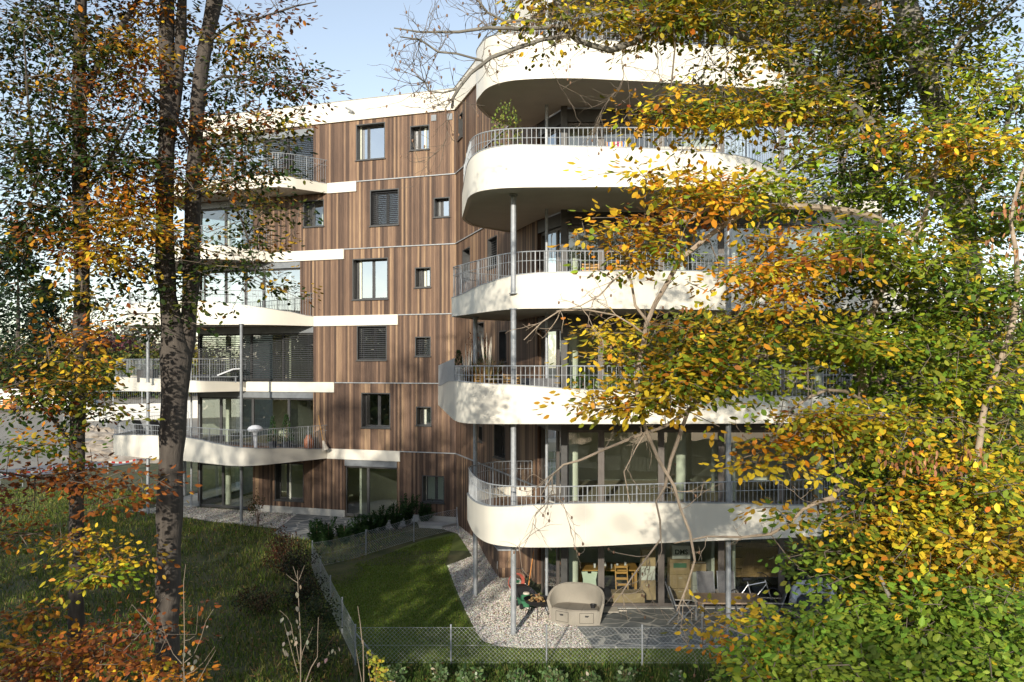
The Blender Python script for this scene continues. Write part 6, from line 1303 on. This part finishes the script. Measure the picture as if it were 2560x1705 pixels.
def van(label, x, y, col, L=4.8, hh=2.1, rz=0, name='white_van', cat='van'):
    e = empty(name, label, cat, (x, y, hz(x, y)), rz, 'vehicles on the building site'); q = MB(); w2 = .95
    prof = [(-L/2, .35), (L/2, .35), (L/2, 1.0), (L/2-.55, 1.15), (L/2-1.3, hh-.1), (L/2-1.6, hh), (-L/2+.1, hh), (-L/2, hh-.2)]; n = len(prof)
    for s in (-1, 1): q.v += [(px_, s*w2, pz) for px_, pz in prof]
    q.f.append(tuple(range(n))); q.f.append(tuple(reversed(range(n, 2*n)))); q.uv += [[(0, 0)]*n]*2
    for i in range(n): j = (i+1) % n; q.f.append((i, i+n, j+n, j)); q.uv.append([(0, 0)]*4)
    sub(q, 'body', col, e); q = MB()
    for s in (-1, 1): q.face([(L/2-1.2, s*(w2+.005), 1.2), (L/2-.65, s*(w2+.005), 1.2), (L/2-1.3, s*(w2+.005), hh-.25), (L/2-1.9, s*(w2+.005), hh-.25)])
    sub(q, 'side_window', M['black'], e)
    for px_ in (-L/2+.9, L/2-.9):
        for s in (-1, 1): q = MB(); q.tube([(px_, s*(w2-.2), .34), (px_, s*(w2+.03), .34)], .34, 14); sub(q, 'wheel', M['black'], e)
van('white van parked before the construction fence, just left of the dark slender trunk', fx(158, 102), 102, M['tapewhite'], rz=.1); van('dark covered trailer in front of the construction fence, right of the slender trunk', fx(206, 102), 102, M['dsteel'], L=2.6, hh=1.8, rz=.1, name='trailer', cat='trailer')
van('white delivery van at the far left of the building site', fx(62, 104), 104, M['tapewhite'], L=6.5, hh=2.6)
M['sorange'] = mat('site_orange', (.62, .20, .02), .5)
dg = empty('digger', 'small orange digger at the left edge of the building site', 'digger', (fx(15, 102), 102, hz(-60, 102))); q = MB(); q.prism([(-1.3, -.9), (1.3, -.9), (1.3, .9), (-1.3, .9)], .7, 1.5); q.prism([(-.2, -.9), (1.1, -.9), (1.0, .3), (-.1, .3)], 1.5, 2.6); sub(q, 'cab', M['sorange'], dg); q = MB(); q.tube([(1.2, .5, 1.2), (2.6, .5, 2.8), (3.6, .5, 1.5), (3.3, .5, .6)], [.18, .16, .12, .1], 6); sub(q, 'arm', M['sorange'], dg); q = MB()
for s in (-1, 1): q.prism([(-1.5, s*.8-.2), (1.5, s*.8-.2), (1.5, s*.8+.2), (-1.5, s*.8+.2)], 0, .65)
sub(q, 'track', M['black'], dg); dg.scale = (.6, .6, .6)
lm = empty('lamp_mast', 'thin pale lamp mast before the yellow bushes at the far left', 'lamp post', (fx(81, 104), 104, hz(-60, 104))); q = MB(); q.cyl(0, 0, 0, 6.2, .07, 8, .05); sub(q, 'pole', M['sitewhite'], lm); q = MB(); q.bar((0, 0, 6.2), (.5, 0, 6.3), .16, .1); sub(q, 'lamp_head', M['sitewhite'], lm)
def mound(label, x, y, r_, h, col='dirt'):
    q = MB(); n, m_ = 24, 7
    for i in range(m_+1):
        for k in range(n): a = 2*math.pi*k/n; rr = r_*(i/m_)*(1+.2*math.sin(3*a+x)+.1*rng.normal()); q.v.append((rr*math.cos(a)*1.8, rr*math.sin(a), h*(1-(i/m_)**1.5)*(1+.15*rng.normal())-.15*(i == m_)))
    for i in range(m_):
        for k in range(n): k2 = (k+1) % n; q.f.append((i*n+k, (i+1)*n+k, (i+1)*n+k2, i*n+k2)); q.uv.append([(0, 0)]*4)
    o = q.build('earth_mound', M[col]); o.location = (x, y, hz(x, y)); tag(o, label, 'earth mound', 'heaps of earth on the building site')
M['earth'] = mat('dug_earth', (.20, .16, .12), .95, col2=(.42, .37, .31), scale=2, bump=.8, bscale=8)
mound('heap of brown earth just left of the lowest left balcony', fx(262, 66), 66, 2.2, .9, 'earth'); mound('long low heap of rubble below the lowest left balcony', fx(300, 60), 60, 2.4, .7, 'earth'); mound('small grey heap of rubble beside the construction fence panel', fx(225, 78), 78, 1.8, .8, 'earth')

# ================================================================ TREES BEHIND THE CAMERA (the wood the picture is taken from)
def shade_tree(x, y, h, w_, zc0, N, leaf=.34, ch=LGO, wd=.3):
    e = empty('beech_tree', 'beech of the wood behind the viewpoint, shading the left lawn', 'tree', (x, y, 0), 0, 'beeches of the wood behind the viewpoint'); q = MB(); q.tube([(0, 0, 0), (.2, .1, h*.5), (0, 0, h*.95)], [wd, wd*.7, .04], 9); sub(q, 'trunk', M['darkbark'], e, smooth=True)
    nb = 40; cc = unit(nb)*np.array([w_, w_, (h-zc0)/2])*rng.uniform(.3, 1, (nb, 1))+np.array([0, 0, (h+zc0)/2]); i = rng.integers(0, nb, N); p = cc[i]+rng.normal(size=(N, 3))*np.array([.85, .85, .45]); q = MB()
    for c in cc: q.tube([(0, 0, max(zc0*.6, c[2]*.6)), Vector(c)*.55+Vector((0, 0, c[2]*.38)), Vector(c)], [.08, .05, .015], 5, cap=False)
    sub(q, 'limbs', M['darkbark'], e); leaf_mesh('crown', p, unit(N)*np.array([1, 1, .4]), unit(N)*.6+np.array([0, 0, 1]), rng.uniform(leaf*.6, leaf*1.2, N), pal(N, ch), e, .7)
SHADE = [(-8.4, 0, 10.5, 1.6, 2.5, 700), (-13, -4, 17, 3.2, 3.0, 2300), (-18.5, -2, 17, 2.6, 4, 1700), (-24, -5, 18, 4.2, 4, 2600), (-12, -1.0, 15, 2.0, 4, 900), (-16, -12, 23, 4.4, 6, 3600), (-23, -14, 23, 4.8, 6, 3600), (-30, -10, 24, 5, 5, 3000), (-15, -11, 20, 2.6, 8, 2200),
 (6, -14, 13, 3.5, 5, 900), (-2, -26, 17, 4, 7, 1200), (14, -20, 15, 5, 5, 1800), (-8, -30, 22, 5, 8, 1500)]
for s_ in SHADE: shade_tree(*s_)

N = 7000; x = rng.uniform(-64, -46, N); y = rng.uniform(-30, 17, N); z = rng.uniform(0, 1, N)**.8*(10+2.5*np.sin(y*.37)+1.5*np.sin(y*1.1)); o = leaf_mesh('distant_wood', np.stack([x, y, z], 1), unit(N), unit(N)+np.array([.4, .2, .5]), rng.uniform(.7, 1.4, N), pal(N, [(3, (.05, .08, .03)), (2, (.13, .13, .04)), (1, (.2, .16, .04))], .3), None, .8); tag(o, None, None, None, 'stuff')
N = 14000; x = rng.uniform(-110, 110, N); y = rng.uniform(-75, -55, N); z = rng.uniform(0, 1, N)**.8*(13+3*np.sin(x*.17)+2*np.sin(x*.53)); o = leaf_mesh('distant_wood', np.stack([x, y, z], 1), unit(N), unit(N)+np.array([0, .4, .5]), rng.uniform(1.0, 2.0, N), pal(N, [(3, (.05, .07, .03)), (2, (.12, .1, .05)), (1, (.2, .15, .05))], .3), None, .8); tag(o, None, None, None, 'stuff')
